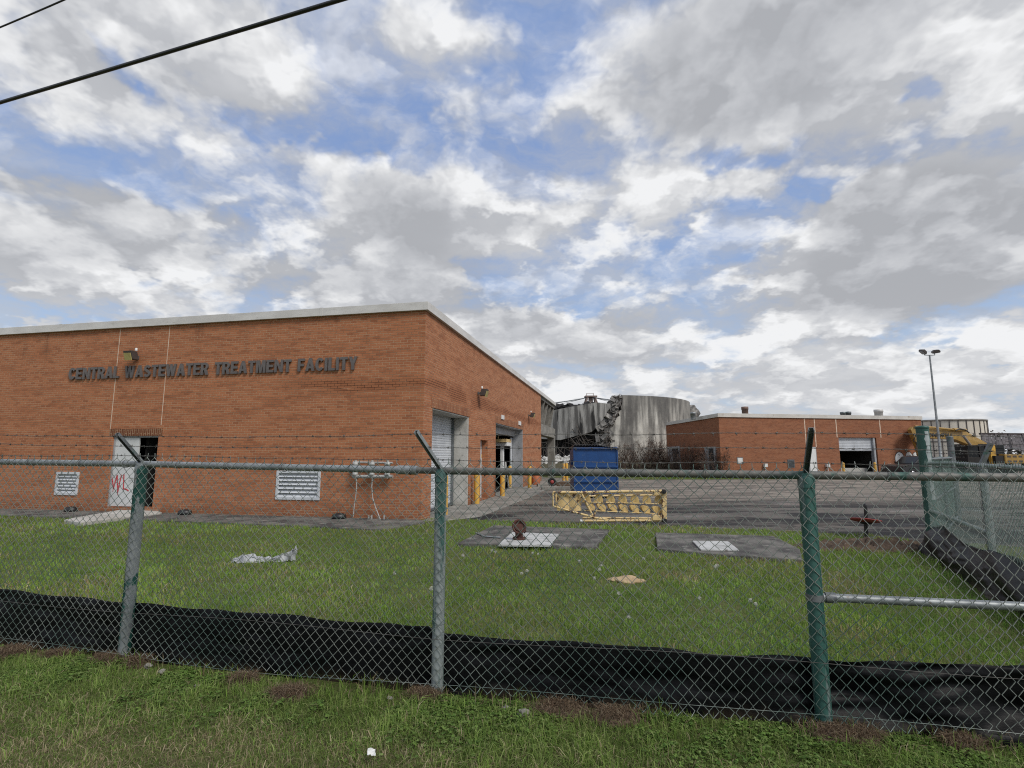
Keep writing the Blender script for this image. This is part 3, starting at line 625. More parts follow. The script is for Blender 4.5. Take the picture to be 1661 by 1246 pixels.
# black lumps (bait stations) against the wall
BS = None
for i, (px, py) in enumerate(((115, 827), (300, 829), (550, 838))):
    q = front(px, py, -.28); w = M_main @ Vector((q.x, -.28, .05))
    if BS is None:
        mb = MB(); mb.lathe([(.0, .20), (.10, .195), (.17, .15), (.19, .08), (.19, .0), (0, 0)], (0, 0, 0), 16, Matrix.Scale(1.25, 4, (1, 0, 0))); o = BS = mb.build('drain_cover', BLACK, loc=w)
    else: o = BS.copy(); COL.objects.link(o); o.location = w
    o.rotation_euler.z = YAW + .2 * i
    tag(o, ('squat black plastic cover under the smaller louver vent', 'squat black plastic cover right of the open front door', 'squat black plastic cover between larger louver and white drop pipes')[i], 'drain cover', 'black covers along the front wall')
for o in [q for q in COL.objects if q.name.startswith('drain_cover')]: o.scale = (.78, .78, .72)
# bollards
BOL = None
blabels = ['yellow bollard nearest the camera, against the shut roller door', 'yellow bollard just right of the shut roller door', 'yellow bollard left in front of the open bay', 'yellow bollard inside the edge of open bay, behind another',
           'yellow bollard by wall past the open bay', 'left of two touching yellow bollards left of blue dumpster', 'right of two touching yellow bollards left of blue dumpster', 'pale yellow bollard left in front of far bay', 'pale yellow bollard right in front of far bay']
for i, (px, D) in enumerate(((721.5, 14.9), (773.5, 18.2), (815, 21.5), (827, 27.4), (859, 26.6), (914.5, 34.4), (919.5, 34.4), (1370, 40.2), (1421.5, 41.0))):
    w = at(px, 780, D); w.z = 0
    if BOL is None:
        BOL = o = empty('bollard', w); mb = MB(); mb.lathe([(.095, 0), (.095, 1.06), (.085, 1.10), (.05, 1.13), (0, 1.14)], (0, 0, 0), 20); mb.build('post', YEL, o)
        mb = MB(); mb.lathe([(.15, 0), (.15, .03), (.096, .05)], (0, 0, 0), 16); mb.build('footing', CONC, o)
    else: o = copy_tree(BOL)
    o.location = w; o.scale.z = random.uniform(.97, 1.03); o.rotation_euler.z = i
    tag(o, blabels[i], 'bollard', 'yellow bollards in front of the doors')
# white hoist just inside the open bay
q = side(814.5, 770, -.62); hr = empty('hoist', M_main @ Vector((-.62, q.y, .03)), YAW, 'white mast with yellow platform standing inside the open bay', 'lift')
mb = MB(); mb.box((-.07, -.13, 0), (.07, .13, 2.1)); mb.build('mast', WHITEP, hr, bevel=.01)
mb = MB(); mb.box((-.35, -.25, 2.1), (.30, .75, 2.28)); mb.build('head', WHITEP, hr, bevel=.02)
mb = MB(); mb.box((-.35, -.45, 2.285), (.30, .75, 2.44)); mb.bar((-.2, 0, 2.44), (-.2, 0, 3.2), .05); mb.build('platform', YELP, hr)
mb = MB(); mb.bar((.0, .5, 0), (-.1, 1.2, 1.3), .06); mb.bar((.0, 1.5, 0), (-.1, 1.2, 1.3), .06); mb.build('brace', GREYPIPE, hr)
# ------------------------------------------------------------------ fences
FP = [gnd(200, 1075), gnd(709, 1132), gnd(1338, 1188)]      # post feet of the front fence
def seg_dir(a, b): d = (b - a); d.z = 0; return d.normalized()
d1, d2 = seg_dir(FP[0], FP[1]), seg_dir(FP[1], FP[2])
FL = FP[0] - d1 * 4.2; FR = FP[2] + d2 * 2.45
FPATH = [FL, FP[0], FP[1], FP[2], FR]; FZ = [1.655, 1.622, 1.582, 1.568, 1.555]     # rail height along it
S = [0.0]
for a, b in zip(FPATH[:-1], FPATH[1:]): S.append(S[-1] + (b - a).length)
def fpath(s):
    s = max(0, min(S[-1] - 1e-6, s))
    for i in range(4):
        if s <= S[i + 1]:
            t = (s - S[i]) / (S[i + 1] - S[i]); d = seg_dir(FPATH[i], FPATH[i + 1]); p = FPATH[i].lerp(FPATH[i + 1], t); n = Vector((-d.y, d.x, 0))  # n points into the yard
            return Vector((p.x, p.y, 0)), d, n, FZ[i] + (FZ[i + 1] - FZ[i]) * t
def chain_mesh(path, L, zlo, ztop, pitch=.039, r=.0033, seed=1, off=-.05, sag=.020, nseg=3):
    """zigzag wires hooked into one another, twisted points above the rail; returns vertex and face arrays"""
    rg = np.random.default_rng(seed); ph = rg.uniform(0, 6.28, 8); mb = MB(); mb.smooth = True
    N = int(L / pitch)
    def warp(s, z):
        return (sag * (math.sin(s * 1.7 + ph[0]) * math.sin(z * 3 + ph[1]) + .6 * math.sin(s * 4.3 + ph[2] + z * 2)), sag * .7 * math.sin(s * 2.3 + ph[3] + z * 4))
    for i in range(N):
        s0 = i * pitch; p, d, n, zt = path(s0); top = ztop(zt); M = int((top - zlo) / pitch); pts = []
        bent = .0
        for k in range(M + 1):
            z = top - k * pitch; odd = (k % 2) ^ (i % 2)
            ds, dz = warp(s0, z); low = max(0, 1 - (z - zlo) / .22); s = s0 + (pitch * .96 if odd else 0) + ds + low * .012 * math.sin(s0 * 31 + k)
            w = .004 if odd else -.004; q = p + d * (s - s0) + n * (off + w + low * .02 * math.sin(s0 * 5))
            pts.append(Vector((q.x, q.y, z + dz)))
        if len(pts) < 2: continue
        if i % 2: pts.insert(0, pts[0] + Vector((0, 0, .034)) + d * random.uniform(-.007, .007))
        mb.tube(pts, r, nseg, caps=False)
    return mb
root = empty('chain_link_fence', FP[1], 0, 'worn chain link fence in front with three posts and barbed wire', 'fence')
inv = Vector((FP[1].x, FP[1].y, 0))
def rel(mb): mb.v = [(v[0] - inv.x, v[1] - inv.y, v[2]) for v in mb.v]; return mb
rel(chain_mesh(fpath, S[-1] - .05, .05, lambda z: z + .046, seed=3)).build('wire_mesh', WIRE, root)
mb = MB(); mb.tube([Vector((*fpath(s)[0].xy, fpath(s)[3])) + fpath(s)[2] * .0 for s in np.linspace(0, S[2] - .28, 40)], .0275, 10)
rel(mb).build('top_rail', GALV, root)
mb = MB(); mb.tube([Vector((*fpath(s)[0].xy, fpath(s)[3])) for s in np.linspace(S[2] - .29, S[2] + .0, 6)], .0255, 10); mb.tube([Vector((*fpath(s)[0].xy, fpath(s)[3])) for s in np.linspace(S[2], S[4], 30)], .0275, 10)
o = rel(mb).build('top_rail', pm('weathered_rail', (.17, .16, .14), (.11, .115, .11), 6, .6, .2, c3=(.04, .10, .08), s3=7, t3=(.55, .66)), root); o['label'] = 'darker weathered end of top rail with green flakes'
s_ = S[2] - .29
mb = MB(); mb.tube([Vector((*fpath(s)[0].xy, fpath(s)[3])) for s in (s_ - .06, s_ + .10)], .034, 12); rel(mb).build('rail_sleeve', GALV, root)
# posts and their angled arms
arms = [(190, 704), (675, 700), (1316, 696)]
TIPS = []
for i in range(3):
    p = FP[i]; zt = FZ[i + 1]; _, d, n, _ = fpath(S[i + 1]); rr = (.047, .043, .048)[i]
    mb = MB(); mb.tube([(p.x, p.y, -.3), (p.x, p.y, zt - .02)], rr, 18); mb.lathe([(rr + .004, -.06), (rr + .004, 0), (rr * .8, .03), (0, .04)], (p.x, p.y, zt - .02), 18)
    mb.tube([(p.x, p.y, zt - .30), (p.x, p.y, zt - .265)], rr + .004, 18); mb.tube([(p.x, p.y, .5), (p.x, p.y, .53)], rr + .003, 18)
    po = rel(mb).build('post', (GREEN_OLD, GREEN_MID, GREENP)[i], root)
    if i == 0: po['label'] = 'grey fence post with green flakes'
    if i == 2: po['label'] = 'post in peeling green paint'
    tip = at(*arms[i], p.y - .27); TIPS.append(tip); base = Vector((p.x, p.y, zt + .01)); ax = (tip - base).normalized(); sd_ = ax.cross(Vector((0, 0, 1))).normalized(); nn = sd_.cross(ax)
    mb = MB(); w = .014
    for k in (-1, 1): mb.bar(base + sd_ * w * k, tip + sd_ * w * k, .004, .026, up=nn)
    mb.bar(base + nn * .012, tip + nn * .012, w * 2, .004, up=nn)
    rel(mb).build('arm', GALV_D if i != 1 else GALV, po)
# barbed wire, three strands through the arms
def strand(mb, pts, seed):
    rg = random.Random(seed); L = [0]
    for a, b in zip(pts[:-1], pts[1:]): L.append(L[-1] + (b - a).length)
    def P(s):
        for i in range(len(pts) - 1):
            if s <= L[i + 1] or i == len(pts) - 2:
                t = (s - L[i]) / (L[i + 1] - L[i]); q = pts[i].lerp(pts[i + 1], t); q.z -= .05 * t * (1 - t) * (1 + .5 * math.sin(seed + i)); return q
    tot = L[-1]; n = int(tot / .018)
    for ph in (0, math.pi):
        mb.tube([P(tot * k / n) + Vector((.002 * math.sin(k * 1.1 + ph), .002 * math.cos(k * 1.1), .0028 * math.cos(k * 1.1 + ph) + .004 * math.sin(k * .11))) for k in range(n + 1)], .0014, 4, caps=False)
    s = .05
    while s < tot - .05:
        q = P(s)
        for k in range(4):
            a = rg.uniform(0, 6.28); v = Vector((rg.uniform(-.5, .5), math.cos(a), math.sin(a))).normalized() * .016; mb.tube([q - v * .3, q + v], .0012, 3, caps=False)
        mb.tube([q - Vector((.007, 0, 0)), q + Vector((.007, 0, 0))], .0042, 5, caps=False); s += rg.uniform(.11, .15)
lefts = [at(-260, y, 5.4) for y in (697, 712, 738)]; rights = [at(1830, y, 2.75) for y in (708, 731, 758)]
for k, f in enumerate((.93, .60, .27)):
    pts = [lefts[k]] + [Vector((FP[i].x, FP[i].y, FZ[i + 1] + .01)).lerp(TIPS[i], f) for i in range(3)] + [rights[k]]
    mb = MB(); strand(mb, pts, k + 2); rel(mb).build('barbed_wire', WIRE_D, root)
for k in range(19):
    s = .35 + k * .53 + random.uniform(-.06, .06)
    if min(abs(s - S[i]) for i in (1, 2, 3)) < .12 or s > S[-1] - .1: continue
    p, d, n, z = fpath(s); c = Vector((p.x, p.y, z)) - n * .008; mb = MB(); tl = random.uniform(-.012, .012)
    mb.tube([c + n * (.040 * math.cos(a)) + Vector((0, 0, .034 * math.sin(a))) + d * (tl * math.sin(a) + .004 * a / 6) for a in np.linspace(-2.2, 4.6, 18)], .0024, 5); rel(mb).build('tie_wire', WIRE_D, root)
# line wires low and at mid height, tied to the mesh
for z in (.10, .42):
    mb = MB(); mb.tube([Vector((*(fpath(s)[0] - fpath(s)[2] * .058).xy, z + .012 * math.sin(s * 1.9 + z * 9) + (.03 * math.sin(s * .9) if z < .2 else 0))) for s in np.linspace(0, S[-1] - .02, 90)], .0017, 4, caps=False); rel(mb).build('tension_wire', WIRE_D if z > .2 else WIRE, root)
# mid-height brace pipe right of the green post
mb = MB(); p, d, n, _ = fpath(S[3] + .05); zb_ = .80
mb.tube([Vector((*fpath(s)[0].xy, zb_)) - fpath(s)[2] * .0 for s in np.linspace(S[3] + .045, S[4], 8)], .026, 10)
br = rel(mb).build('brace_pipe', GALV, root)
mb = MB(); q = FP[2]; mb.tube([(q.x, q.y, zb_ - .02), (q.x, q.y, zb_ + .02)], .053, 18); v = q + d2 * .06; mb.tube([(v.x, v.y, zb_), tuple(Vector((v.x, v.y, zb_)) + d2 * .06)], .033, 12); rel(mb).build('clamp', GALV_D, br)

# black silt fabric tied inside the front fence
def fence_z(px, py):
    r = ray(px, py); best = None
    for i in range(4):
        a, b = FPATH[i], FPATH[i + 1]; d = (b - a).normalized(); n = Vector((-d.y, d.x, 0)); q = r.dot(n)
        if abs(q) < 1e-6: continue
        t = (a - Vector((0, 0, EYE))).dot(n) / q; P = Vector((0, 0, EYE)) + r * t; s = (P - a).dot(d)
        if (0 <= s <= (b - a).length or (i == 3 and s > 0) or (i == 0 and s < 0)) and t > 0: return S[i] + s, P.z
    return None
ctl = sorted(fence_z(x, y) for x, y in ((2, 960), (120, 972), (240, 981), (400, 999), (560, 1010), (690, 1017), (722, 1030), (860, 1043), (1000, 1051), (1160, 1063), (1338, 1071), (1500, 1080), (1655, 1088)))
cs, cz = [c[0] for c in ctl], [c[1] for c in ctl]
from mathutils import noise as mnoise
def silt(path, L, top, name, label, bulge, origin, seed, zmin=-.06):
    mb = MB(); mb.smooth = True; nu, nv = int(L / .025), 22; vs = []
    for i in range(nu + 1):
        s = L * i / nu; p, d, n = path(s); h = top(s)
        for j in range(nv + 1):
            t = j / nv; z = zmin + (h - zmin) * t
            w = mnoise.noise(Vector((s * 1.3, t * 2.0 + seed, 0))) * .05 + mnoise.noise(Vector((s * 5 + t * 9, t * 5 - s * 1.5, seed))) * .016 + mnoise.noise(Vector((s * 2.2 + t * 3, (t * 10 - s * 3.2), seed + 5))) * .018
            b = bulge(s, t); q = p + n * (.035 + abs(w) * .6 + w * .5 + b[0]); vs.append((q.x - origin.x, q.y - origin.y, z + b[1] + (.006 * math.sin(s * 9) if j == nv else 0)))
    mb.add(vs, [(i*(nv+1)+j, (i+1)*(nv+1)+j, (i+1)*(nv+1)+j+1, i*(nv+1)+j+1) for i in range(nu) for j in range(nv)])
    o = mb.build(name, SILT, loc=(origin.x, origin.y, 0)); m_ = o.modifiers.new('thick', 'SOLIDIFY'); m_.thickness = .003
    return tag(o, label, 'silt fence')
def b_front(s, t):
    k = max(0, min(1, (s - S[3] + .5) / 1.0)); return (k * (.06 * math.sin(t * math.pi) * (1 + .6 * math.sin(s * 7 + t * 6)) + .05 * mnoise.noise(Vector((s * 2.0 + t * 2.5, t * 9 - s * 3.0, 4.4))) - .10 * (1 - t)), 0)
silt(lambda s: fpath(s)[:3], S[-1] - .05, lambda s: float(np.interp(s, cs, cz)) + .012 * mnoise.noise(Vector((s * 2.1, 0, 0))) - .018 * abs(math.sin(s * 1.15)) + .012, 'silt_fence', 'long black silt fabric along the foot of the front fence', b_front, FP[1], 1.3)

# the second fence, running back from the front corner to the tall green post
P0 = gnd(1517, 897); P0.z = 0
P1 = Vector((4.25, 3.05, 0)); dd = seg_dir(P0, P1); L2 = (P1 - P0).length
n2 = Vector((dd.y, -dd.x, 0))                                     # towards the lawn
if n2.x > 0: n2 = -n2
def path2(s): return P0 + dd * s, dd, n2, 1.56 - .004 * s
root2 = empty('side_fence', P0, 0, 'green chain link fence running from tall green post towards the camera', 'fence'); inv = Vector((P0.x, P0.y, 0))
rel(chain_mesh(path2, L2, .03, lambda z: z + .036, seed=8, off=.045, r=.0034)).build('wire_mesh', pm('green_vinyl_wire', (.25, .31, .285), (.14, .21, .18), 1.3, .5, .2), root2)
mb = MB(); mb.tube([P0 + dd * .12 + Vector((0, 0, 1.545)), P0 + dd * 1.6 + Vector((0, 0, 1.575)), P0 + dd * 2.8 + Vector((0, 0, 1.565)), P0 + dd * L2 + Vector((0, 0, 1.535))], .026, 10); rel(mb).build('top_rail', GALV, root2)
mb = MB(); mb.tube([P0 + Vector((0, 0, -.3)), P0 + Vector((0, 0, 2.19))], .098, 24); mb.lathe([(.104, -.02), (.107, 0), (.106, .012), (.07, .03), (0, .035)], P0 + Vector((0, 0, 2.19)), 24)
po = rel(mb).build('post', [GREEN_DK], root2); po['label'] = 'thick dark green end post with flat cap'
mb = MB(); patch = [(-.01, 1.25), (.015, 1.5), (-.02, 1.66), (.03, 1.72), (.01, 1.85), (-.035, 1.95), (-.03, 2.08), (.03, 2.12), (.075, 2.13)]
a0_ = math.atan2(-P0.y, -P0.x)
vs_ = []
rngp = random.Random(5)
NZ = 26
for k in range(NZ + 1):
    z = .92 + 1.2 * k / NZ; w0 = .30 + .10 * math.sin(k * 1.3) + rngp.uniform(-.08, .08); w1 = 1.05 + .08 * math.sin(k * .9)
    for j in range(7): a = a0_ + w0 + (w1 - w0) * j / 6; vs_.append((P0.x + .0992 * math.cos(a), P0.y + .0992 * math.sin(a), z))
mb.smooth = True; mb.add(vs_, [(k*7+j, k*7+j+1, (k+1)*7+j+1, (k+1)*7+j) for k in range(NZ) for j in range(6)])
rel(mb).build('bare_patch', pm('primer_patch', (.40, .43, .43), (.30, .34, .34), 9, .6), po)
ang = []
pp = P0 + dd * 2.82
mb = MB(); mb.tube([pp + Vector((0, 0, -.2)), pp + Vector((0, 0, 1.55))], .042, 16); mb.lathe([(.047, -.12), (.047, 0), (.03, .03), (0, .035)], pp + Vector((0, 0, 1.56)), 16); po2 = rel(mb).build('post', GALV, root2)
mb = MB(); a_ = pp + Vector((0, 0, 1.58)); t_ = at(1607, 719, pp.y - .05); mb.bar(a_, t_, .06, .03, up=(0, 1, 0)); rel(mb).build('arm', GALV_D, po2)
mb = MB(); mb.tube([P0 + dd * .1 + Vector((0, 0, .73)), P0 + dd * 2.78 + Vector((0, 0, .70))], .024, 10); rel(mb).build('brace_pipe', GALV, root2)
for k, f in enumerate((.9, .5)):
    mb = MB(); strand(mb, [P0 + Vector((0, 0, 1.86 - .12 * k)), a_.lerp(t_, f), P0 + dd * L2 + Vector((.25 * f, 0, 1.60 + .25 * f))], 11 + k); rel(mb).build('barbed_wire', WIRE_D, root2)
def b_side(s, t):
    k = .5 + .5 * math.sin(s * 1.7 + 1); return (.10 * math.sin(t * math.pi) ** 1.3 + .20 * (1 - t) ** 2 + .03 * k * math.sin(t * 9 + s * 4), .03 * math.sin(s * 2.6) * t)
silt(lambda s: path2(s)[:3], L2 - .1, lambda s: .50 + .05 * math.sin(s * 1.9) - .10 * math.exp(-s * 2), 'silt_fence', 'slumped shiny black plastic along the foot of the side fence', b_side, P0, 7.7, -.03)

# open chain link gate beyond, hung between the tall post and another
G1 = at(1546, 760, 14.0); G1.z = 0; dg = seg_dir(P0, G1); Lg = (G1 - P0).length; ng = Vector((-dg.y, dg.x, 0))
rootg = empty('chain_link_gate', P0 + dg * .2, 0, 'wide chain link gate behind the tall green post', 'gate'); inv = Vector((rootg.location.x, rootg.location.y, 0))
pg0, pg1 = P0 + dg * .22, P0 + dg * (Lg - .2)
def pathg(s): return pg0 + dg * s, dg, ng, 1.62
rel(chain_mesh(pathg, (pg1 - pg0).length, .14, lambda z: z, seed=21, off=.03, r=.0034)).build('wire_mesh', bpy.data.materials['green_vinyl_wire'], rootg)
mb = MB()
for z in (.12, .86, 1.62): mb.tube([pg0 + Vector((0, 0, z)), pg1 + Vector((0, 0, z))], .025, 8)
for t in (0, .5, 1): q = pg0.lerp(pg1, t); mb.tube([q + Vector((0, 0, .1)), q + Vector((0, 0, 1.64))], .028, 8)
rel(mb).build('frame', GALV_D, rootg)
mb = MB(); mb.tube([(0, 0, 0), (0, 0, 2.16)], .075, 16); mb.lathe([(.08, 0), (.08, .02), (0, .04)], (0, 0, 2.16), 16)
tag(mb.build('gate_post', GALV_D, loc=G1), 'grey gate post standing behind the green mesh fence', 'post')
# ------------------------------------------------------------------ things in the yard and on the lawn
def dumpster():
    D = 21.0; a, b = at(932, 800, D), at(1002.5, 800, D); w = b.x - a.x; h = 2.02; dp = 1.5
    r = empty('dumpster', (a.x, D, 0), 0, 'tall blue steel dumpster with black lids standing on the asphalt', 'dumpster')
    mb = MB(); mb.prism([(0, .06), (dp, .06), (dp, h * .93), (0, h)], w, Matrix(((0, 0, 1, 0), (1, 0, 0, 0), (0, 1, 0, 0), (0, 0, 0, 1)))); mb.build('body', BLUE, r, bevel=.012)
    for z0, z1, pr in ((h - .10, h - .02, .07), (1.20, 1.27, .06), (.62, .69, .06), (.06, .16, .07)):
        mb = MB(); mb.box((-.02, -pr, z0), (w + .02, .0, z1)); mb.build('rib', BLUE, r, bevel=.008)
    for x in (0, w): mb = MB(); mb.box((x - .03, -.03, .06), (x + .03, .03, h - .1)); mb.build('corner_post', BLUE, r, bevel=.006)
    for x in (-.09, w): mb = MB(); mb.box((x, .35, 1.30), (x + .09, 1.15, 1.48)); mb.build('fork_pocket', BLUE, r, bevel=.008)
    for k, (x0, x1, tilt, yw) in enumerate(((-.02, w * .54, 3, 0), (w * .54, w + .06, -9, 0))):
        mb = MB(); L = dp + .16; N = 26; vs = []
        for i in range(N + 1):
            x = x0 + (x1 - x0) * i / N; zz = .05 * abs(math.sin(math.pi * i / 3.3)) ** .7
            for (y, dz) in ((-.10, 0), (-.10, .035), (L, .035), (L, 0)): vs.append((x, y, zz + dz - (x - x0) / (x1 - x0) * (.14 if k else .0) * (1 - y / L)))
        fs = []
        for i in range(N):
            for j in range(4): fs.append((i*4+j, i*4+(j+1)%4, (i+1)*4+(j+1)%4, (i+1)*4+j))
        fs += [(0, 1, 2, 3), (N*4+3, N*4+2, N*4+1, N*4)]; mb.add(vs, fs); o = mb.build('lid', BLACK, r); o.location = (0, 0, h + .015); o.rotation_euler.x = R(-3.5)
    for k in (.25, 1.3):
        for x in (.15, w - .15): mb = MB(); mb.tube([(x - .03, k, .05), (x + .03, k, .05)], .05, 12); mb.build('caster', RUBBER, r)
dumpster()
def stairs():
    D = 13.1; o0 = at(988, 848, D); o0.z = 0
    r = empty('rolling_ladder', o0, 0, 'pale yellow steel warehouse ladder lying on its side on asphalt', 'ladder')
    def L(px, py, dy=0.0): q = at(px, py, D + dy); return Vector((q.x - o0.x, dy, max(.03, q.z)))
    def T(name, pts, rad=.022, mat=YELP): mb = MB(); mb.tube(pts, rad, 10); return mb.build(name, mat, r)
    T('side_rail', [L(897, 798.5), L(940, 799), L(1000, 797.5), L(1076, 796.5)], .034); T('side_rail', [L(943, 845), L(1000, 844.5), L(1076, 844.5)], .030)
    T('side_rail', [L(900, 805, .75), L(940, 805, .75), L(1076, 803, .75)], .026); T('side_rail', [L(945, 840, .75), L(1074, 841, .75)], .026)
    T('handrail', [L(897, 799), L(897, 821), L(925, 829), L(966, 840), L(985, 843)], .026)
    T('handrail', [L(902, 800, .3), L(902, 822, .3)], .02); T('brace', [L(943, 800), L(962, 838)], .024); T('brace', [L(943, 802), L(929, 830)], .016); T('brace', [L(968, 826), L(963, 838)], .018)
    mb = MB(); mb.bar(L(1077, 798), L(1077.5, 842), .11, .09, up=(0, 1, 0)); mb.build('end_frame', YELP, r, bevel=.01)
    mb = MB(); mb.box(L(1058, 844, .0) + Vector((0, -.05, -.0)), L(1073, 835, .0) + Vector((0, .06, 0))); mb.build('foot_plate', YELP, r, bevel=.01)
    mb = MB(); mb.box(L(1060, 803, .0) + Vector((0, -.05, -.0)), L(1073, 795, .0) + Vector((0, .06, 0))); mb.build('foot_plate', YELP, r, bevel=.01)
    for px, py in ((1077, 797.5), (1078, 844)):
        mb = MB(); q = L(px, py); mb.tube([q + Vector((-.02, -.09, 0)), q + Vector((-.02, .03, 0))], .055, 16); mb.tube([q + Vector((-.02, -.10, 0)), q + Vector((-.02, -.085, 0))], .02, 10); mb.build('caster', RUBBER, r)
    T('end_cap', [L(941, 845) , L(945, 845)], .034, WHITEP)
    for (x0, x1) in ((904.5, 924), (925, 943.5)):
        mb = MB(); a, b = L(x0, 829), L(x1, 799.5); n = 6; vs = []
        for i in range(n + 1):
            t = i / n; x = a.x + (b.x - a.x) * t; y = .10 - .05 * math.sin(t * math.pi)
            for (yy, z) in ((y, a.z), (y, b.z), (y + .02, b.z), (y + .02, a.z)): vs.append((x, yy, z))
        mb.smooth = False; mb.add(vs, [(i*4+j, i*4+(j+1)%4, (i+1)*4+(j+1)%4, (i+1)*4+j) for i in range(n) for j in range(4)] + [(0,1,2,3), (n*4+3, n*4+2, n*4+1, n*4)]); mb.build('side_panel', YELP, r)
    T('tread_bar', [L(944, 814.5, .05), L(1072, 817.5, .05)], .014); T('tread_bar', [L(948, 828, .05), L(1072, 833.5, .05)], .012); T('tread_bar', [L(944, 802, .05), L(1072, 801, .05)], .012)
    def tread(px, py, w, h, flip):
        mb = MB(); c = L(px, py, .06); sx = w / 846 * D; sz = h / 846 * D; n = 8
        if not flip: poly = [(-sx/2, -sz/2), (sx/2, -sz/2)] + [(sx/2 * math.cos(a) * (1 if math.cos(a) < 0 else .95), -sz/2 + sz * math.sin(a) ** .8) for a in np.linspace(.25, math.pi - .35, n)]
        else: poly = [(-sx/2, sz * .35), (-sx * .30, sz/2), (sx * .25, sz * .42), (sx/2, -sz * .05), (sx * .45, -sz/2), (sx * .15, -sz * .42), (-sx * .35, -sz * .05)]
        M = Matrix.Translation(c) @ Matrix.Rotation(R(-14 if not flip else 10), 4, 'Z') @ Matrix.Rotation(R(90), 4, 'X') @ Matrix.Translation((0, 0, -.09))
        mb.prism(poly, .09, M); mb.build('tread', TREADM, r, bevel=.006)
    for i in range(7): tread(951 + i * 19.6, 808.3 + i * .35, 14.5, 13.5, False)
    for i in range(7): tread(941 + 17 + i * 19.3 * .93, 822.5 + i * 1.0, 15.5, 15, True)
def tread_mat():
    m, t, p = newmat('perforated_tread'); co = t.coord(); v = t.n.new('ShaderNodeTexVoronoi'); v.inputs['Scale'].default_value = 38; v.inputs['Randomness'].default_value = .2; t.set(v.inputs['Vector'], co)
    c = t.mix(t.rng(v.outputs['Distance'], .22, .32), (.12, .075, .03), (.58, .40, .15)); c = t.mix(t.rng(t.noise(co, 8, 5, .6), .55, .7, 0, .6), c, (.22, .13, .06)); t.set(p.inputs['Base Color'], c); p.inputs['Roughness'].default_value = .65; return m
TREADM = tread_mat()
stairs()
# concrete pads with pale slabs and their fittings
padA = [g2(742, 887), g2(800, 857), g2(988, 864), g2(966, 893)]
slab('concrete_pad', padA, -.04, .07, CONC_D, 'grey concrete pad in lawn carrying the rusty standpipe', 'concrete pad')
padB = [g2(1063, 869), g2(1255, 875), g2(1298, 897), g2(1302, 914), g2(1192, 908), g2(1067, 896)]
slab('concrete_pad', padB, -.04, .07, CONC_D, 'wide grey concrete pad in lawn left of the green fence post', 'concrete pad')
def z2(px, py, z): v = gnd(px, py, z); return (v.x, v.y)
slab('cover_slab', [z2(808, 883, .11), z2(831, 863, .11), z2(906, 866, .11), z2(893, 884, .11)], .071, .11, WHITE_SLAB, 'white slab on concrete pad around the rusty standpipe', 'slab', bev=.006)
slab('cover_slab', [z2(1123, 877, .10), z2(1181, 878, .10), z2(1199, 892, .10), z2(1137, 891, .10)], .071, .10, WHITE_SLAB, 'white slab on wide pad with no pipe on it', 'slab', bev=.006)
def standpipe():
    b = gnd(842, 875, .11); r = empty('standpipe', b, 0, 'rusty flanged pipe elbow sticking up from white slab', 'pipe')
    mb = MB(); mb.lathe([(.07, .0), (.125, .0), (.125, .03), (.072, .032)], (0, 0, 0), 20); [mb.lathe([(0, .05), (.014, .05), (.014, .03)], (.10 * math.cos(a), .10 * math.sin(a), 0), 6) for a in np.arange(0, 6.28, .785)]; mb.build('base_flange', RUST, r)
    mb = MB(); mb.tube([(0, 0, .02), (0, 0, .12), (0, -.012, .19), (-.0, -.05, .235), (0, -.10, .255)], [.074, .074, .078, .082, .084], 18); mb.build('elbow', RUST, r)
    mb = MB(); T = Matrix.Translation((0, -.095, .25)) @ Matrix.Rotation(R(78), 4, 'X'); mb.lathe([(.075, -.012), (.135, -.012), (.137, .0), (.135, .024), (.098, .024), (.098, .0), (0, -.004)], (0, 0, 0), 24, T); mb.build('flange', RUST, r)
    mb = MB(); mb.tube([(.09, -.03, .12), (.13, -.06, .15), (.11, -.08, .19)], .012, 6); mb.build('hook', RUST, r)
standpipe()
mb = MB(); pts = [z2(772, 864, .09), z2(786, 870, .09), z2(800, 871, .09), z2(812, 872, .09)]; mb.tube([(x, y, .088) for x, y in pts], .016, 8); tag(mb.build('hose', GALV, ), 'short grey hose lying on the pad beside the standpipe', 'hose')
def valve():
    b = gnd(1406, 872); r = empty('valve_stand', b, 0, 'black valve post with faded red handwheel at the lawn edge', 'valve')
    mb = MB(); mb.tube([(0, 0, -.05), (0, 0, .30)], .036, 12); mb.lathe([(.16, 0), (.16, .02), (.05, .035)], (0, 0, 0), 16); mb.build('post', BLACK, r)
    mb = MB(); T = Matrix.Translation((.0, 0, .33)) @ Matrix.Rotation(R(8), 4, 'Y') @ Matrix.Rotation(R(-8), 4, 'X')
    mb.lathe([(.03, -.02), (.10, -.03), (.255, .0), (.29, .02), (.29, .035), (.25, .035), (.10, .012), (.03, .012)], (0, 0, 0), 28, T); mb.build('handwheel', REDP, r)
    mb = MB(); mb.lathe([(0, -.06), (.12, -.05), (.13, -.035), (.04, -.02)], (0, 0, 0), 16, T); mb.build('hub', BLACK, r)
    mb = MB(); mb.tube([(.02, 0, .30), (.028, 0, .58), (.028, 0, .65)], [.034, .034, .03], 10); mb.lathe([(.036, .0), (.036, .05), (.02, .07), (0, .07)], (.028, 0, .62), 8); mb.build('stem', BLACK, r)
valve()
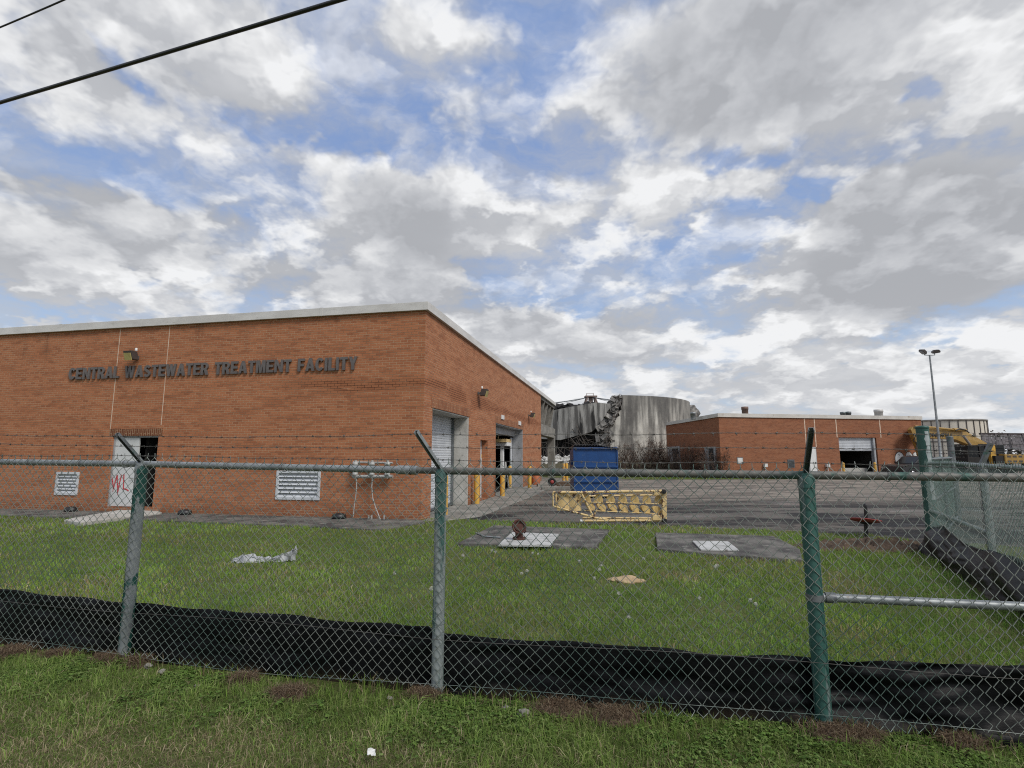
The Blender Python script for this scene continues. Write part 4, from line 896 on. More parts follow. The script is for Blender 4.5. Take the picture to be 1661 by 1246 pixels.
def blob_rock(mb, c, size, seed, sub=2, rough=.35):
    bm = bmesh.new(); bmesh.ops.create_icosphere(bm, subdivisions=sub, radius=1); b = len(mb.v)
    vs = []
    for v in bm.verts:
        k = 1 + rough * mnoise.noise(v.co * 1.6 + Vector((seed * 3.1, seed, 0))) + rough * .5 * mnoise.noise(v.co * 4 + Vector((seed, 0, seed))); vs.append((c[0] + v.co.x * size[0] * k, c[1] + v.co.y * size[1] * k, c[2] + v.co.z * size[2] * k))
    mb.add(vs, [[v.index for v in f.verts] for f in bm.faces]); bm.free()
c = gnd(1016, 944); mb = MB(); mb.smooth = True
for dx, dy, sx, sy, sz, s in ((0, 0, .13, .10, .05, 1), (-.10, .04, .12, .06, .035, 2), (.09, -.05, .10, .06, .045, 3), (.05, .09, .11, .06, .05, 4), (.17, -.02, .08, .04, .025, 5)): blob_rock(mb, (dx, dy, .015), (sx * 1.25, sy * 1.25, sz), s, 3)
tag(mb.build('sandstone_lump', TAN, loc=c), 'flat tan crumbly lump lying in the grass of the lawn', 'rock')
# crumpled pale sheet
def crumple():
    c = gnd(425, 913); mb = MB(); mb.smooth = False; cl = [(-.46, .0, .04), (-.36, .03, .11), (-.22, .02, .13), (-.05, .0, .09), (.12, .03, .06), (.28, .0, .12), (.42, .02, .17), (.50, .04, .25)]
    nu, nv = 44, 9; vs = []
    for i in range(nu + 1):
        t = i / nu * (len(cl) - 1); k = min(int(t), len(cl) - 2); p = Vector(cl[k]).lerp(Vector(cl[k + 1]), t - k); wd = float(np.interp(i / nu, [0, .12, .3, .55, .8, .93, 1], [.04, .10, .11, .035, .045, .03, .008]))
        for j in range(nv + 1):
            u = j / nv * 2 - 1; n = Vector((mnoise.noise(Vector((i * .35, j * .7, 1))), mnoise.noise(Vector((i * .35, j * .7, 5))), mnoise.noise(Vector((i * .35, j * .7, 9))))) * .05
            vs.append((p.x + n.x, p.y + u * wd + n.y, max(.012, p.z * (1 - abs(u) ** 1.5 * .85) + n.z)))
    mb.add(vs, [(i*(nv+1)+j, (i+1)*(nv+1)+j, (i+1)*(nv+1)+j+1, i*(nv+1)+j+1) for i in range(nu) for j in range(nv)])
    o = mb.build('crumpled_sheet', CRUMPLE, loc=c); o.rotation_euler.z = .05; o.modifiers.new('t', 'SOLIDIFY').thickness = .004; tag(o, 'crumpled pale grey metal sheet lying on the lawn', 'debris')
crumple()
# churned dirt near the valve
mb = MB(); mb.smooth = True; cc_ = gnd(1405, 890); nx, ny = 60, 24; vs = []
for i in range(nx + 1):
    for j in range(ny + 1):
        u, v = i / nx * 2 - 1, j / ny * 2 - 1; e = max(0, 1 - (u * u + v * v) * (1 + .35 * mnoise.noise(Vector((u * 3, v * 3, 2)))))
        vs.append((u * 1.35 + v * .3, v * .42 - u * .12, -.02 + .14 * e ** .6 * (1 + 1.2 * mnoise.noise(Vector((u * 9, v * 5, 0)))) + .06 * mnoise.noise(Vector((u * 30, v * 14, 3))) * (e > 0)))
mb.add(vs, [(i*(ny+1)+j, (i+1)*(ny+1)+j, (i+1)*(ny+1)+j+1, i*(ny+1)+j+1) for i in range(nx) for j in range(ny)])
tag(mb.build('dirt_mound', DIRT, loc=(cc_.x, cc_.y, 0)), 'low mound of churned brown dirt near the red handwheel', 'dirt mound')
# stones at the foot of the front fence and a scrap of white rubbish in the grass
ST = []
slabels = ['pale stone in the grass just right of the left fence post', 'small grey stone second from the left fence post', 'small grey pebble further right of left fence post', 'grey stone in grass between middle and right posts', 'pale stone at fence foot right of middle post', 'tiny pale stone left of middle post']
for i, (px, py, s) in enumerate(((240, 1088, .030), (262, 1097, .026), (318, 1120, .020), (850, 1168, .040), (820, 1158, .028), (632, 1140, .02))):
    q = gnd(px, py); mb = MB(); blob_rock(mb, (0, 0, s * .5), (s, s * .8, s * .65), i + 11, 2, .5); o = mb.build('stone', CONC, loc=(q.x, q.y, 0.02)); tag(o, slabels[i], 'stone', 'stones at the foot of the front fence')
q = gnd(596, 1238); mb = MB(); mb.smooth = False
vs = [(.022 * (i - 2) / 2 + .006 * mnoise.noise(Vector((i, j, 0))), .018 * (j - 2) / 2, .075 + .02 * mnoise.noise(Vector((i * 1.3, j * 1.7, 4))) + .006 * abs(j - 2)) for i in range(5) for j in range(5)]
mb.add(vs, [(i*5+j, (i+1)*5+j, (i+1)*5+j+1, i*5+j+1) for i in range(4) for j in range(4)]); o = mb.build('paper_scrap', WHITEP, loc=(q.x, q.y, 0)); o.rotation_euler = (.5, .2, .4); o.modifiers.new('t', 'SOLIDIFY').thickness = .002; tag(o, 'scrap of white rubbish in the nearest grass', 'litter')
# red wheel and planks beside the building end
q = gnd(895.5, 789); r = empty('hose_reel', (q.x, q.y, 0), 0, 'small red wheel on black reel at the end of brick building', 'reel')
mb = MB(); T = Matrix.Translation((0, 0, .24)) @ Matrix.Rotation(R(90), 4, 'X'); mb.lathe([(.10, -.05), (.22, -.06), (.24, 0), (.22, .06), (.10, .05), (.10, -.05)], (0, 0, 0), 22, T); mb.build('tyre', RUBBER, r)
mb = MB(); mb.lathe([(0, -.03), (.10, -.03), (.11, 0), (.10, .06), (.04, .08), (0, .08)], (0, 0, 0), 16, T); mb.build('rim', REDP, r)
pl = ['grey plank lying in front of the red wheel', 'dark timber lying right of the red wheel', 'short grey block lying left of the red wheel', 'long dark timber behind the blue dumpster edge']
for i, (px, py, L_, a, m_) in enumerate(((905, 795, 1.6, .1, CONC), (915, 787, 1.5, -.05, DIRT), (880, 790, .6, .3, CONC), (925, 791, 1.4, .05, DIRT))):
    q = gnd(px, py); mb = MB(); mb.cbox((0, 0, .09), (L_, .22, .16)); o = mb.build('plank', m_, loc=(q.x, q.y, .004), bevel=.01); o.rotation_euler.z = a; tag(o, pl[i], 'plank', 'timbers beside the building end')
q = gnd(869, 787); mb = MB(); mb.lathe([(0, .62), (.16, .60), (.22, .5), (.25, .1), (.24, 0)], (0, 0, 0), 16); tag(mb.build('orange_drum', pm('orange_plastic', (.42, .13, .05), (.33, .10, .04), 4), loc=(q.x, q.y, .03)), 'small orange drum by the far corner of brick building', 'drum')
# ------------------------------------------------------------------ far brick building
BC = at(1170, 760, 41.0); BC.z = 0
A2 = math.atan2(.175, .985); b2 = empty('brick_building', BC, A2, 'low far brick building with half-open bay door and roof vents', 'building')
M2 = Matrix.Translation(BC) @ Matrix.Rotation(A2, 4, 'Z'); M2I = M2.inverted(); e2 = M2I @ EYEP
def f2(px, py, d=0.0): r = M2I.to_3x3() @ ray(px, py); return e2 + r * ((d - e2.y) / r.y)
W2 = f2(1500, 740).x; H2 = f2(1171, 676).z; HT2 = f2(1171, 670.5).z; D2 = 12.5
dvec = M2I.to_3x3() @ ((at(1083, 760, 53.0) - BC)); dvec.z = 0
def lw(t, o=0.0): n = Vector((-dvec.y, dvec.x, 0)).normalized(); return Vector((dvec.x * t, dvec.y * t, 0)) + n * o   # along the left wall; o outwards
def q2(xa, ya, xb, yb): a, b = f2(xa, ya), f2(xb, yb); return a.x, b.x, min(a.z, b.z), max(a.z, b.z)
bay = q2(1360, 709.5, 1427, 772); bay = (bay[0], bay[1], .02, bay[3]); win = q2(1196, 743, 1204.5, 751.5); lou = q2(1277, 745.5, 1289, 758.5); dor = q2(1310, 725, 1326.5, 768); dor = (dor[0], dor[1], .03, dor[3])
ops2 = [bay]
mb = MB(); us = sorted({0, W2, bay[0], bay[1]}); zs = sorted({0, H2, bay[2], bay[3]})
for i in range(len(us) - 1):
    for j in range(len(zs) - 1):
        if bay[0] < (us[i]+us[i+1])/2 < bay[1] and bay[2] < (zs[j]+zs[j+1])/2 < bay[3]: continue
        mb.add([(us[i], 0, zs[j]), (us[i+1], 0, zs[j]), (us[i+1], 0, zs[j+1]), (us[i], 0, zs[j+1])], [(0,1,2,3)])
for (p, q) in (((bay[0], 0), (bay[0], bay[3])), ((bay[1], 0), (bay[1], bay[3])), ((bay[0], bay[3]), (bay[1], bay[3]))): mb.add([(p[0], 0, p[1]), (q[0], 0, q[1]), (q[0], .5, q[1]), (p[0], .5, p[1])], [(0,1,2,3)])
L0, L1 = lw(0), lw(1); Rr = Vector((W2, D2, 0))
hb = f2(1171, 676).z; hl = at(1083, 690.5, 53).z
mb.add([L0, L1, (L1.x, L1.y, H2), (L0.x, L0.y, H2)], [(0,1,2,3)]); mb.add([(W2, 0, 0), Rr, (Rr.x, Rr.y, H2), (W2, 0, H2)], [(0,1,2,3)]); mb.add([L1, Rr, (Rr.x, Rr.y, H2), (L1.x, L1.y, H2)], [(0,1,2,3)])
mb.build('wall', BRICK2, b2)
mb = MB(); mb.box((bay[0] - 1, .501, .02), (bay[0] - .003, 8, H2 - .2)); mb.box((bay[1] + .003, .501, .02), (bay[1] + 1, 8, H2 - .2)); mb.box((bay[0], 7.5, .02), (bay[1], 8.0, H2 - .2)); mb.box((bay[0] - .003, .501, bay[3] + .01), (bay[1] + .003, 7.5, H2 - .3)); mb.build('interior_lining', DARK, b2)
mb = MB(); mb.add([(0, .1, H2), (W2 - .05, .1, H2), (Rr.x - .05, Rr.y - .05, H2), (L1.x + .05, L1.y - .05, H2)], [(0,1,2,3)]); rf2 = mb.build('roof', CONC, b2)
mb = MB(); mb.box((.0, -.09, H2 - .03), (W2 + .06, .08, HT2)); n_ = Vector((-dvec.y, dvec.x, 0)).normalized()
a, b = lw(0, .0), lw(1, .0); mid = (Vector((a.x, a.y, (H2 - .03 + HT2) / 2)), Vector((b.x, b.y, (H2 - .03 + HT2) / 2))); mb.bar(mid[0] - n_ * .0 + Vector((-.01, -.085, 0)), mid[1], .18, HT2 - H2 + .026); mb.build('fascia', pm('far_fascia', (.60, .57, .52), (.50, .47, .42), 1, .6, 0, 0, c3=(.36, .30, .24), s3=2, t3=(.6, .75)), b2)
for px in (1306, 1322, 1357, 1428):
    j = MB(); x = f2(px, 700).x; j.box((x - .04, -.012, {1322: dor[3], 1357: bay[3], 1428: bay[3] }.get(px, dor[3] + 0)), (x + .04, .0, H2 - .04)); j.build('control_joint', SEALANT, b2)
# door, louver, small window, half-open bay shutter
mb = MB(); mb.box((dor[0], -.03, dor[2]), (dor[1], .02, dor[3])); mb.build('door_frame', FRAME_G, b2); dd2 = MB(); dd2.box((dor[0] + .07, -.05, dor[2] + .01), (dor[1] - .07, -.031, dor[3] - .07)); dfar = dd2.build('door', WHITEP, b2); dd3 = MB(); dd3.box((dor[1] - .20, -.09, 1.0), (dor[1] - .12, -.051, 1.15)); dd3.build('handle', GALV_D, dfar)
mb = MB(); mb.box((lou[0], -.03, lou[2]), (lou[1], .02, lou[3])); lf = mb.build('louver_vent', GALV_D, b2); mb = MB()
for i in range(7): z = lou[2] + .06 + i * (lou[3] - lou[2] - .1) / 7; mb.box((lou[0] + .05, -.05, z), (lou[1] - .05, -.031, z + .03))
mb.build('slat', BLACK, lf)
mb = MB(); mb.box((win[0] - .05, -.02, win[2] - .05), (win[1] + .05, .01, win[3] + .05)); wf = mb.build('window', GALV_D, b2); mb = MB(); mb.box((win[0], -.035, win[2]), (win[1], -.021, win[3])); mb.build('pane', WHITEP, wf)
zs_ = f2(1390, 729.5).z; mb = MB(); n = 16
for i in range(n): z = zs_ + (bay[3] - zs_) * i / n; mb.box((bay[0] + .03, .22 + (.02 if i % 2 else 0), z), (bay[1] - .28, .30, z + (bay[3] - zs_) / n))
sh = mb.build('roller_door', SHUTTER, b2); mb = MB(); mb.box((bay[0] + .03, .20, zs_ - .10), (bay[1] - .28, .31, zs_ - .002)); mb.build('bottom_bar', FRAME_G, sh)
mb = MB(); mb.box((bay[1] - .27, .05, .02), (bay[1] - .10, .35, bay[3])); mb.build('door_surround', FRAME_G, b2)
mb = MB(); z = f2(1390, 763).z; mb.box((bay[0] + .3, .8, .3), (bay[1] - .4, .95, .62)); mb.build('threshold_rail', CONC_L, b2)
for px in (1240, 1341, 1443):
    q = f2(px, 755); mb = MB(); mb.box((q.x - .13, -.22, q.z - .12), (q.x + .13, .0, q.z + .14)); mb.tube([(q.x, -.1, q.z - .12), (q.x, -.1, 0)], .03, 6); mb.build('junction_box', WHITEP, b2)
# left wall doorways
for t0, t1, zt in ((.06, .23, 2.35), (.70, .97, 2.5)):
    a, b = lw(t0, .03), lw(t1, .03); mb = MB(); mb.bar(Vector((a.x, a.y, zt/2)), Vector((b.x, b.y, zt/2)), .10, zt); fr = mb.build('door_frame', FRAME_G, b2)
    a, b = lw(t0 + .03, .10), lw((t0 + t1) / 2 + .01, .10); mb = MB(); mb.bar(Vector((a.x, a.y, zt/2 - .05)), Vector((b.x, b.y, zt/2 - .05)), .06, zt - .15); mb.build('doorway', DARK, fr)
# roof vents
for px, y0, y1, w, mat in ((1208.5, 669.5, 660, .25, RUST), (1425, 671, 664.5, .32, FASCIA), (1376, 670, 668, .2, GALV_D), (1367, 670, 668.5, .2, GALV_D), (1143.5, 672, 666, .2, GALV)):
    q = f2(px, 669, 1.6); zt = f2(px, y1, 1.6).z; mb = MB(); mb.lathe([(w, 0), (w, (zt - H2) * .75), (w * 1.12, (zt - H2) * .76), (w * 1.1, zt - H2), (0, zt - H2 + .03)], (q.x, 1.6 if px > 1160 else 3.5, H2), 18); mb.build('roof_vent', pm('brown_vent', (.20, .12, .09), (.15, .10, .08), 2) if mat is RUST else mat, rf2)
# bubble graffiti on the front
mb = MB(); mbo = MB()
for px, py, rx, ry in ((1459.5, 745.5, 8.5, 11.5), (1474.5, 741.5, 6.0, 8), (1486, 742.5, 7, 8.5)):
    c = f2(px, py); sx, sy = rx / F * 44, ry / F * 44; poly = [(sx * math.cos(a), sy * math.sin(a)) for a in np.linspace(0, 6.283, 25)[:-1]]
    M = Matrix.Translation((c.x, -.010, c.z)) @ Matrix.Rotation(R(90), 4, 'X'); mb.prism(poly, .006, M); mbo.prism([(x * 1.12 + .0, y * 1.1) for x, y in poly], .004, Matrix.Translation((c.x, -.003, c.z)) @ Matrix.Rotation(R(90), 4, 'X'))
    rr = random.Random(int(px))
    for k in range(7):
        a = Vector((c.x + rr.uniform(-.6, .6) * sx, -.018, c.z + rr.uniform(-.6, .6) * sy)); mbo.tube([a, a + Vector((rr.uniform(-.16, .16), 0, rr.uniform(-.16, .16))), a + Vector((rr.uniform(-.16, .16), 0, rr.uniform(-.2, .2)))], .018, 5)
g_ = mb.build('graffiti', WHITEP, b2); mbo.build('outline', BLACK, g_)

# ------------------------------------------------------------------ broken concrete tank
TD = 66.5; TC = at(960, 740, TD); TC.z = 0; TR, TH_ = 12.0, 8.0
to_cam = Vector((-TC.x, -TC.y, 0)).normalized(); ta = math.atan2(to_cam.y, to_cam.x)
tank = empty('concrete_tank', TC, 0, 'ruined round concrete tank with a torn gap and tilted wall panel', 'tank')
def tp(phi, z, r=TR): a = ta + R(phi); return Vector((r * math.cos(a), r * math.sin(a), z))     # phi > 0 lies to the right
HTK = at(1010, 642, 55.2).z
def arc_panel(poly_fn, phis, nz, r0, th, jag=0.0, seed=0):
    """wall piece: poly_fn(phi) -> (zlow, zhigh); closed with real thickness"""
    mb = MB(); rg = random.Random(seed); N = len(phis); vs = []
    for i, ph in enumerate(phis):
        zl, zh = poly_fn(ph)
        for j in range(nz + 1):
            z = zl + (zh - zl) * j / nz; dj = (rg.uniform(-jag, jag) if (i in (0, N - 1)) else 0)
            vs.append(tp(ph + dj, z, r0)); vs.append(tp(ph + dj, z, r0 - th))
    K = (nz + 1) * 2; fs = []
    for i in range(N - 1):
        for j in range(nz):
            a = i*K + j*2; b = a + K; fs += [(a, b, b+2, a+2), (a+1, a+3, b+3, b+1)]
        a = i*K; b = a + K; fs += [(a, a+1, b+1, b), (a+nz*2, b+nz*2, b+nz*2+1, a+nz*2+1)]
    for i in (0, N - 1):
        for j in range(nz): a = i*K + j*2; fs.append((a, a+2, a+3, a+1) if i == 0 else (a, a+1, a+3, a+2))
    mb.smooth = False; mb.add(vs, fs); return mb
# standing wall: its torn edge slopes, so rows of different start angle
mb = MB(); rg = random.Random(4); nz = 26; N = 90; th = .45; vs = []
for j in range(nz + 1):
    z = HTK * j / nz; st = float(np.interp(z, [0, 2.5, 4.5, 5.2, 6.2, HTK], [9.5, 9.8, 9.8, 12.4, 14.6, 16.4])) + rg.choice((-1.1, -.6, -.2, .1, .5, .9)) + rg.uniform(-.3, .3)
    for i in range(N + 1):
        ph = st + (232 - st) * i / N; vs += [tp(ph, z), tp(ph, z, TR - th)]
K = (N + 1) * 2; fs = []
for j in range(nz):
    for i in range(N):
        a = j*K + i*2; b = a + K; fs += [(a, a+2, b+2, b), (a+1, b+1, b+3, a+3)]
    a = j*K; b = a + K; fs.append((a, b, b+1, a+1)); a += N*2; b += N*2; fs.append((a, a+1, b+1, b))
for i in range(N): a = nz*K + i*2; fs.append((a, a+2, a+3, a+1))
mb.add(vs, fs); mb.build('wall', TANK, tank)
# tilted panel, slipped inwards
phis = list(np.linspace(-48, 8.5, 36))
for _i in range(1, 4): phis[-_i] += (.9, -.4, .2)[_i - 1]
def pan(ph):
    top = float(np.interp(ph, [-48, -25, -6, 3, 8.5], [5.2, 6.2, 6.85, 7.15, 7.0])); lo = float(np.interp(ph, [-48, -30, -16, -15, 0, 4, 8.5], [3.9, 3.4, 3.2, 3.25, 4.05, 4.8, 6.6])); return lo, top
pnl = arc_panel(pan, phis, 8, TR + .12, .42, .35, 3).build('wall_panel', TANK2, tank); pnl['label'] = 'tilted dark panel broken from the tank wall'
pnl.rotation_euler.y = R(.6)
# low wall stump left of the gap and a media core added in black to make the inside dark
arc_panel(lambda ph: (0, 1.15 + .25 * math.sin(ph * 1.3) + .2 * math.sin(ph * 3.7)), list(np.linspace(-60, 9.3, 50)), 2, TR, .45, .2, 5).build('wall_stump', TANK, tank)
mb = MB(); mb.smooth = False; vs = []; n = 60; m_ = 14
for j in range(m_ + 1):
    z = 7.05 * j / m_
    for i in range(n):
        ph = 360 * i / n; vs.append(tp(ph, z + (.25 * mnoise.noise(Vector((i * .9, j, 3))) if j == m_ else 0), TR - 1.0 - .5 * mnoise.noise(Vector((i * .8, j * .9, 0))) - (.0 if j < 10 else .15)))
vs.append((0, 0, 7.3)); fs = [(j*n+i, j*n+(i+1)%n, (j+1)*n+(i+1)%n, (j+1)*n+i) for j in range(m_) for i in range(n)] + [(m_*n+i, m_*n+(i+1)%n, len(vs)-1) for i in range(n)]
mb.add(vs, fs); mb.build('dark_media_core', MEDIA, tank)
mb = MB(); rg = random.Random(9)
for k in range(90):
    ph = rg.uniform(-48, 3); blob_rock(mb, tp(ph, float(np.interp(ph, [-48, -20, 3], [6.4, 6.95, 7.2])) + rg.uniform(-.25, .12), TR - rg.uniform(.9, 2.5)), (rg.uniform(.2, .6), rg.uniform(.2, .5), rg.uniform(.12, .35)), k, 1, .6)
mb.build('torn_rim', MEDIA, tank)
# layered rubble in the torn gap
mb = MB(); rg = random.Random(12)
for k in range(620):
    z = rg.uniform(.2, HTK - .1) ; c = float(np.interp(z, [0, 2.5, 4.2, 5.5, 6.5, HTK], [6, 5.8, 7.2, 9.8, 11.4, 13.6])); w = float(np.interp(z, [0, 3.5, 5, HTK], [4.2, 4.0, 2.6, 2.6])); ph = c + rg.uniform(-w, w)
    s = rg.uniform(.16, .5); M = Matrix.Rotation(ta + R(ph), 4, 'Z') @ Matrix.Rotation(rg.gauss(0, .5), 4, 'X') @ Matrix.Rotation(rg.gauss(0, .5), 4, 'Y'); mb.cbox(tp(ph, z, TR - rg.uniform(.1, .9)), (s * rg.uniform(.5, 1), s * rg.uniform(.6, 1.5), s * rg.uniform(.14, .45)), M)
for k in range(46):                                   # larger broken slabs hanging in the gap
    z = rg.uniform(1.0, HTK - .5); c = float(np.interp(z, [0, 2.5, 4.2, 5.5, 6.5, HTK], [5, 4.8, 6.4, 9.2, 11.0, 13.2])); ph = c + rg.uniform(-3.2, 2.6); s = rg.uniform(.5, 1.1); M = Matrix.Rotation(ta + R(ph), 4, 'Z') @ Matrix.Rotation(rg.gauss(0, .7), 4, 'X') @ Matrix.Rotation(rg.gauss(0, .35), 4, 'Y'); mb.cbox(tp(ph, z, TR - rg.uniform(-.15, .5)), (s * .3, s * rg.uniform(.5, 1.0), s * rg.uniform(.3, .7)), M)
tag(mb.build('torn_rubble', TORN, tank), kind='stuff')
mb = MB(); rg = random.Random(13)
for k in range(170):                                  # bent bars under the panel
    ph = rg.uniform(-46, 9); r0 = TR - rg.uniform(-.2, .7); z = rg.uniform(2.2, 4.3) if ph > -14 else rg.uniform(1.2, 3.4); a = rg.gauss(-.5, .5) if ph > -14 else rg.gauss(1.2, .5); L_ = rg.uniform(.8, 2.4); p = tp(ph, z, r0); tn = Vector((-math.sin(ta + R(ph)), math.cos(ta + R(ph)), 0)); out = tp(ph, 0, 1); pts = []
    for i in range(5): t = i / 4; pts.append(p + tn * math.cos(a) * L_ * (t - .5) + Vector((0, 0, math.sin(a) * L_ * (t - .5) - .25 * t * t)) + out * (.25 * math.sin(t * 3 + k)))
    mb.tube(pts, rg.choice((.022, .03, .045)), 5)
for k in range(60):                                   # bars sticking out of the torn edges
    z = rg.uniform(2, HTK + .1); e = float(np.interp(z, [0, 2.5, 4.5, 5.2, 6.2, HTK], [9.5, 9.8, 9.8, 12.4, 14.6, 16.4])) + .3; a = tp(e, z, TR - .2); L_ = rg.uniform(1.5, 5); mb.tube([a, tp(e - L_ * .5, z + rg.uniform(-.2, .2), TR + rg.uniform(-.2, .3)), tp(e - L_, z - rg.uniform(0, .7), TR + rg.uniform(-.3, .5))], .025, 4)
tag(mb.build('rebar', REBAR, tank), kind='stuff')
# head frame in the middle with its stay cables
hz = at(960, 640, TD).z; fr = empty('head_frame'); fr.parent = tank
mb = MB()
for sx in (-1, 1):
    for sy in (-1, 1): mb.bar((sx * 1.05, sy * 1.05, 7.0), (sx * .48, sy * .48, hz - .35), .16)
mb.bar((-.75, -.75, 8.25), (.75, -.75, 8.25), .13); mb.bar((-.75, .75, 8.25), (.75, .75, 8.25), .13); mb.build('legs', pm('rusty_frame', (.27, .21, .18), (.18, .13, .11), 2, .8), fr)
mb = MB(); mb.cbox((0, 0, hz - .28), (1.5, 1.3, .16)); mb.cbox((0, 0, hz - .7), (.5, .5, .6)); mb.tube([(-.5, 0, hz - .2), (-.5, 0, hz + .15)], .04, 6); mb.tube([(.35, 0, hz - .2), (.35, 0, hz + .2)], .04, 6); mb.tube([(-.5, 0, hz + .1), (.35, 0, hz + .1)], .03, 6); mb.build('platform', bpy.data.materials['rusty_frame'], fr)
for ph in (-75, -62, -40, 30, 60, 75, 120, 200, 250):
    mb = MB(); e = tp(ph, 7.55 if abs(ph) < 70 else 7.9, TR - .3); s = Vector((0, 0, hz - .3)); mb.tube([s.lerp(e, t / 8) - Vector((0, 0, .35 * math.sin(t / 8 * math.pi))) for t in range(9)], .03, 5); mb.build('stay_cable', GALV_D, fr)
mb = MB(); blob_rock(mb, at(1124, 671, 64) - TC, (.7, .5, .95), 3, 2, .5); mb.build('broken_edge', TORN, tank)
# rubble bank and earth bank at the tank foot
mb = MB(); rg = random.Random(21)
for k in range(620):
    px = rg.uniform(868, 960); D = rg.uniform(50, 54.0); z = max(.12, (D - 50) / 4 * 1.45 + rg.uniform(-.25, .2)); s = rg.uniform(.10, .30); c = at(px, 740, D); blob_rock(mb, (c.x, c.y, z), (s, s * .8, s * .7), k, 1, .6)
tag(mb.build('rubble_bank', RIPRAP), kind='stuff')
mb = MB(); mb.smooth = True; nx, ny = 80, 14; vs = []
for i in range(nx + 1):
    for j in range(ny + 1):
        t = j / ny; px = 860 + 235 * i / nx; D = 46.5 + 7.5 * t; c = at(px, 740, D); vs.append((c.x, c.y, -.02 + 1.25 * min(1, t * 1.25) ** .8 * (.8 + .3 * mnoise.noise(Vector((i * .2, j * .3, 0))))))
mb.add(vs, [(i*(ny+1)+j, (i+1)*(ny+1)+j, (i+1)*(ny+1)+j+1, i*(ny+1)+j+1) for i in range(nx) for j in range(ny)])
tag(mb.build('earth_bank', pm('weedy_bank', (.075, .068, .030), (.052, .044, .026), 1.2, .95, 0, .6, c3=(.12, .095, .055), s3=3, bd=.05)), kind='structure')
# bare brown shrubs
def shrub(c, w, h, label, seed):
    rg = random.Random(seed); r = empty('dead_shrub', c, 0, label, 'shrub', 'bare brown shrubs along the far building'); st = MB(); tw = MB()
    for k in range(26):
        a = rg.uniform(0, 6.28); b = Vector((rg.gauss(0, w * .22), rg.gauss(0, .35), 0)); tip = b + Vector((math.cos(a) * w * .35, math.sin(a) * .5, h * rg.uniform(.6, 1.05))); m_ = b.lerp(tip, .5) + Vector((rg.gauss(0, .15), rg.gauss(0, .15), 0)); st.tube([b, m_, tip], [.03, .02, .008], 4)
        for q in range(34):
            t = rg.uniform(.15, 1); p = b.lerp(m_, t * 2) if t < .5 else m_.lerp(tip, t * 2 - 1); v = Vector((rg.gauss(0, 1), rg.gauss(0, 1), rg.gauss(.3, .8))).normalized(); e = p + v * rg.uniform(.2, .6); n = v.cross(Vector((rg.gauss(0, 1), rg.gauss(0, 1), rg.gauss(0, 1)))).normalized() * .014
            tw.add([p - n, p + n, e], [(0, 1, 2)]); tw.add([e - n * 3, e + n * 2 + v * .05, e + v * .10], [(0, 1, 2)])
    st.build('stems', TWIG, r); tw.build('twigs', TWIG, r)
sh_l = ['bare brown shrub in front of the broken tank, left of the rest', 'bare brown shrub below the intact tank wall', 'bare shrub in front of the corner where tank meets brick', 'bare shrub between the two doorways of far brick wall', 'tall bare shrub at left of near doorway of far building', 'bushy bare shrub at the front corner of far brick building']
for i, (px, D, w, h) in enumerate(((1022, 49.5, 3.0, 2.2), (1050, 49, 3.0, 2.5), (1078, 48.5, 2.6, 2.5), (1108, 46.5, 3.0, 2.6), (1136, 44, 2.6, 2.6), (1164, 41.2, 2.4, 2.4))):
    c = at(px, 760, D); c.z = 0 if D < 47 else .5; shrub(c, w, h, sh_l[i], i + 40)

# ------------------------------------------------------------------ pale storage tank, collapsed roof, light mast
sc_ = at(1530, 760, 78); sc_.z = 0; sr = (1590 - 1530) / F * 78 * .98; sth = at(1540, 679.5, 78 - sr).z
r = empty('storage_tank', sc_, 0, 'cream panelled storage tank behind the yellow excavator', 'tank')
mb = MB(); mb.lathe([(sr, 0), (sr, sth)], (0, 0, 0), 64); mb.build('shell', CREAM, r)
mb = MB(); mb.lathe([(sr + .01, sth - .22), (sr + .12, sth - .2), (sr + .12, sth), (0, sth + .25)], (0, 0, 0), 64); mb.build('roof', pm('tank_rim', (.28, .26, .23), (.2, .19, .17), 2), r)
mb = MB()
for k in range(34): a = 2 * math.pi * k / 34; mb.cbox(((sr + .02) * math.cos(a), (sr + .02) * math.sin(a), sth / 2), (.10, .09, sth - .3), Matrix.Rotation(a, 4, 'Z'))
mb.build('seam', LETTER, r)
mb = MB(); mb.lathe([(sr + .03, sth * .52), (sr + .05, sth * .52), (sr + .05, sth * .54), (sr + .03, sth * .54)], (0, 0, 0), 64); mb.build('hoop', LETTER, r)
# collapsed roof
r = empty('collapsed_shed', at(1640, 770, 60) * 1, 0, 'collapsed shed with dark rusty ribbed roof sloping beside excavator', 'shed'); r.location.z = 0; o_ = Vector(r.location)
tl, tr_, br_, bl = at(1592, 704.5, 64) - o_, at(1765, 706, 66) - o_, at(1800, 752, 52) - o_, at(1594, 722, 56) - o_
mb = MB(); N = 34
for i in range(N):
    a, b = i / N, (i + .94) / N; P = lambda s, t: tl.lerp(tr_, s).lerp(bl.lerp(br_, s), t)
    for t0 in range(4): q = [P(a, t0/4), P(b, t0/4), P(b, (t0+.97)/4), P(a, (t0+.97)/4)]; dz = Vector((0, 0, .05 * math.sin(i * 2.1 + t0))); mb.add([v + dz for v in q] + [v + dz - Vector((0, 0, .06)) for v in q], [(0,1,2,3), (7,6,5,4), (0,4,5,1), (1,5,6,2), (2,6,7,3), (3,7,4,0)])
mb.build('roof', ROOFR, r)
mb = MB()
for s in np.linspace(0, 1, 9): mb.tube([P(s, 0) + Vector((0, 0, .12)), P(s, 1) + Vector((0, 0, .12))], .05, 5)
for s in np.linspace(0.02, 1, 16): q = P(s, 0); mb.cbox(q + Vector((0, 0, .06)), (.9, .3, .22))
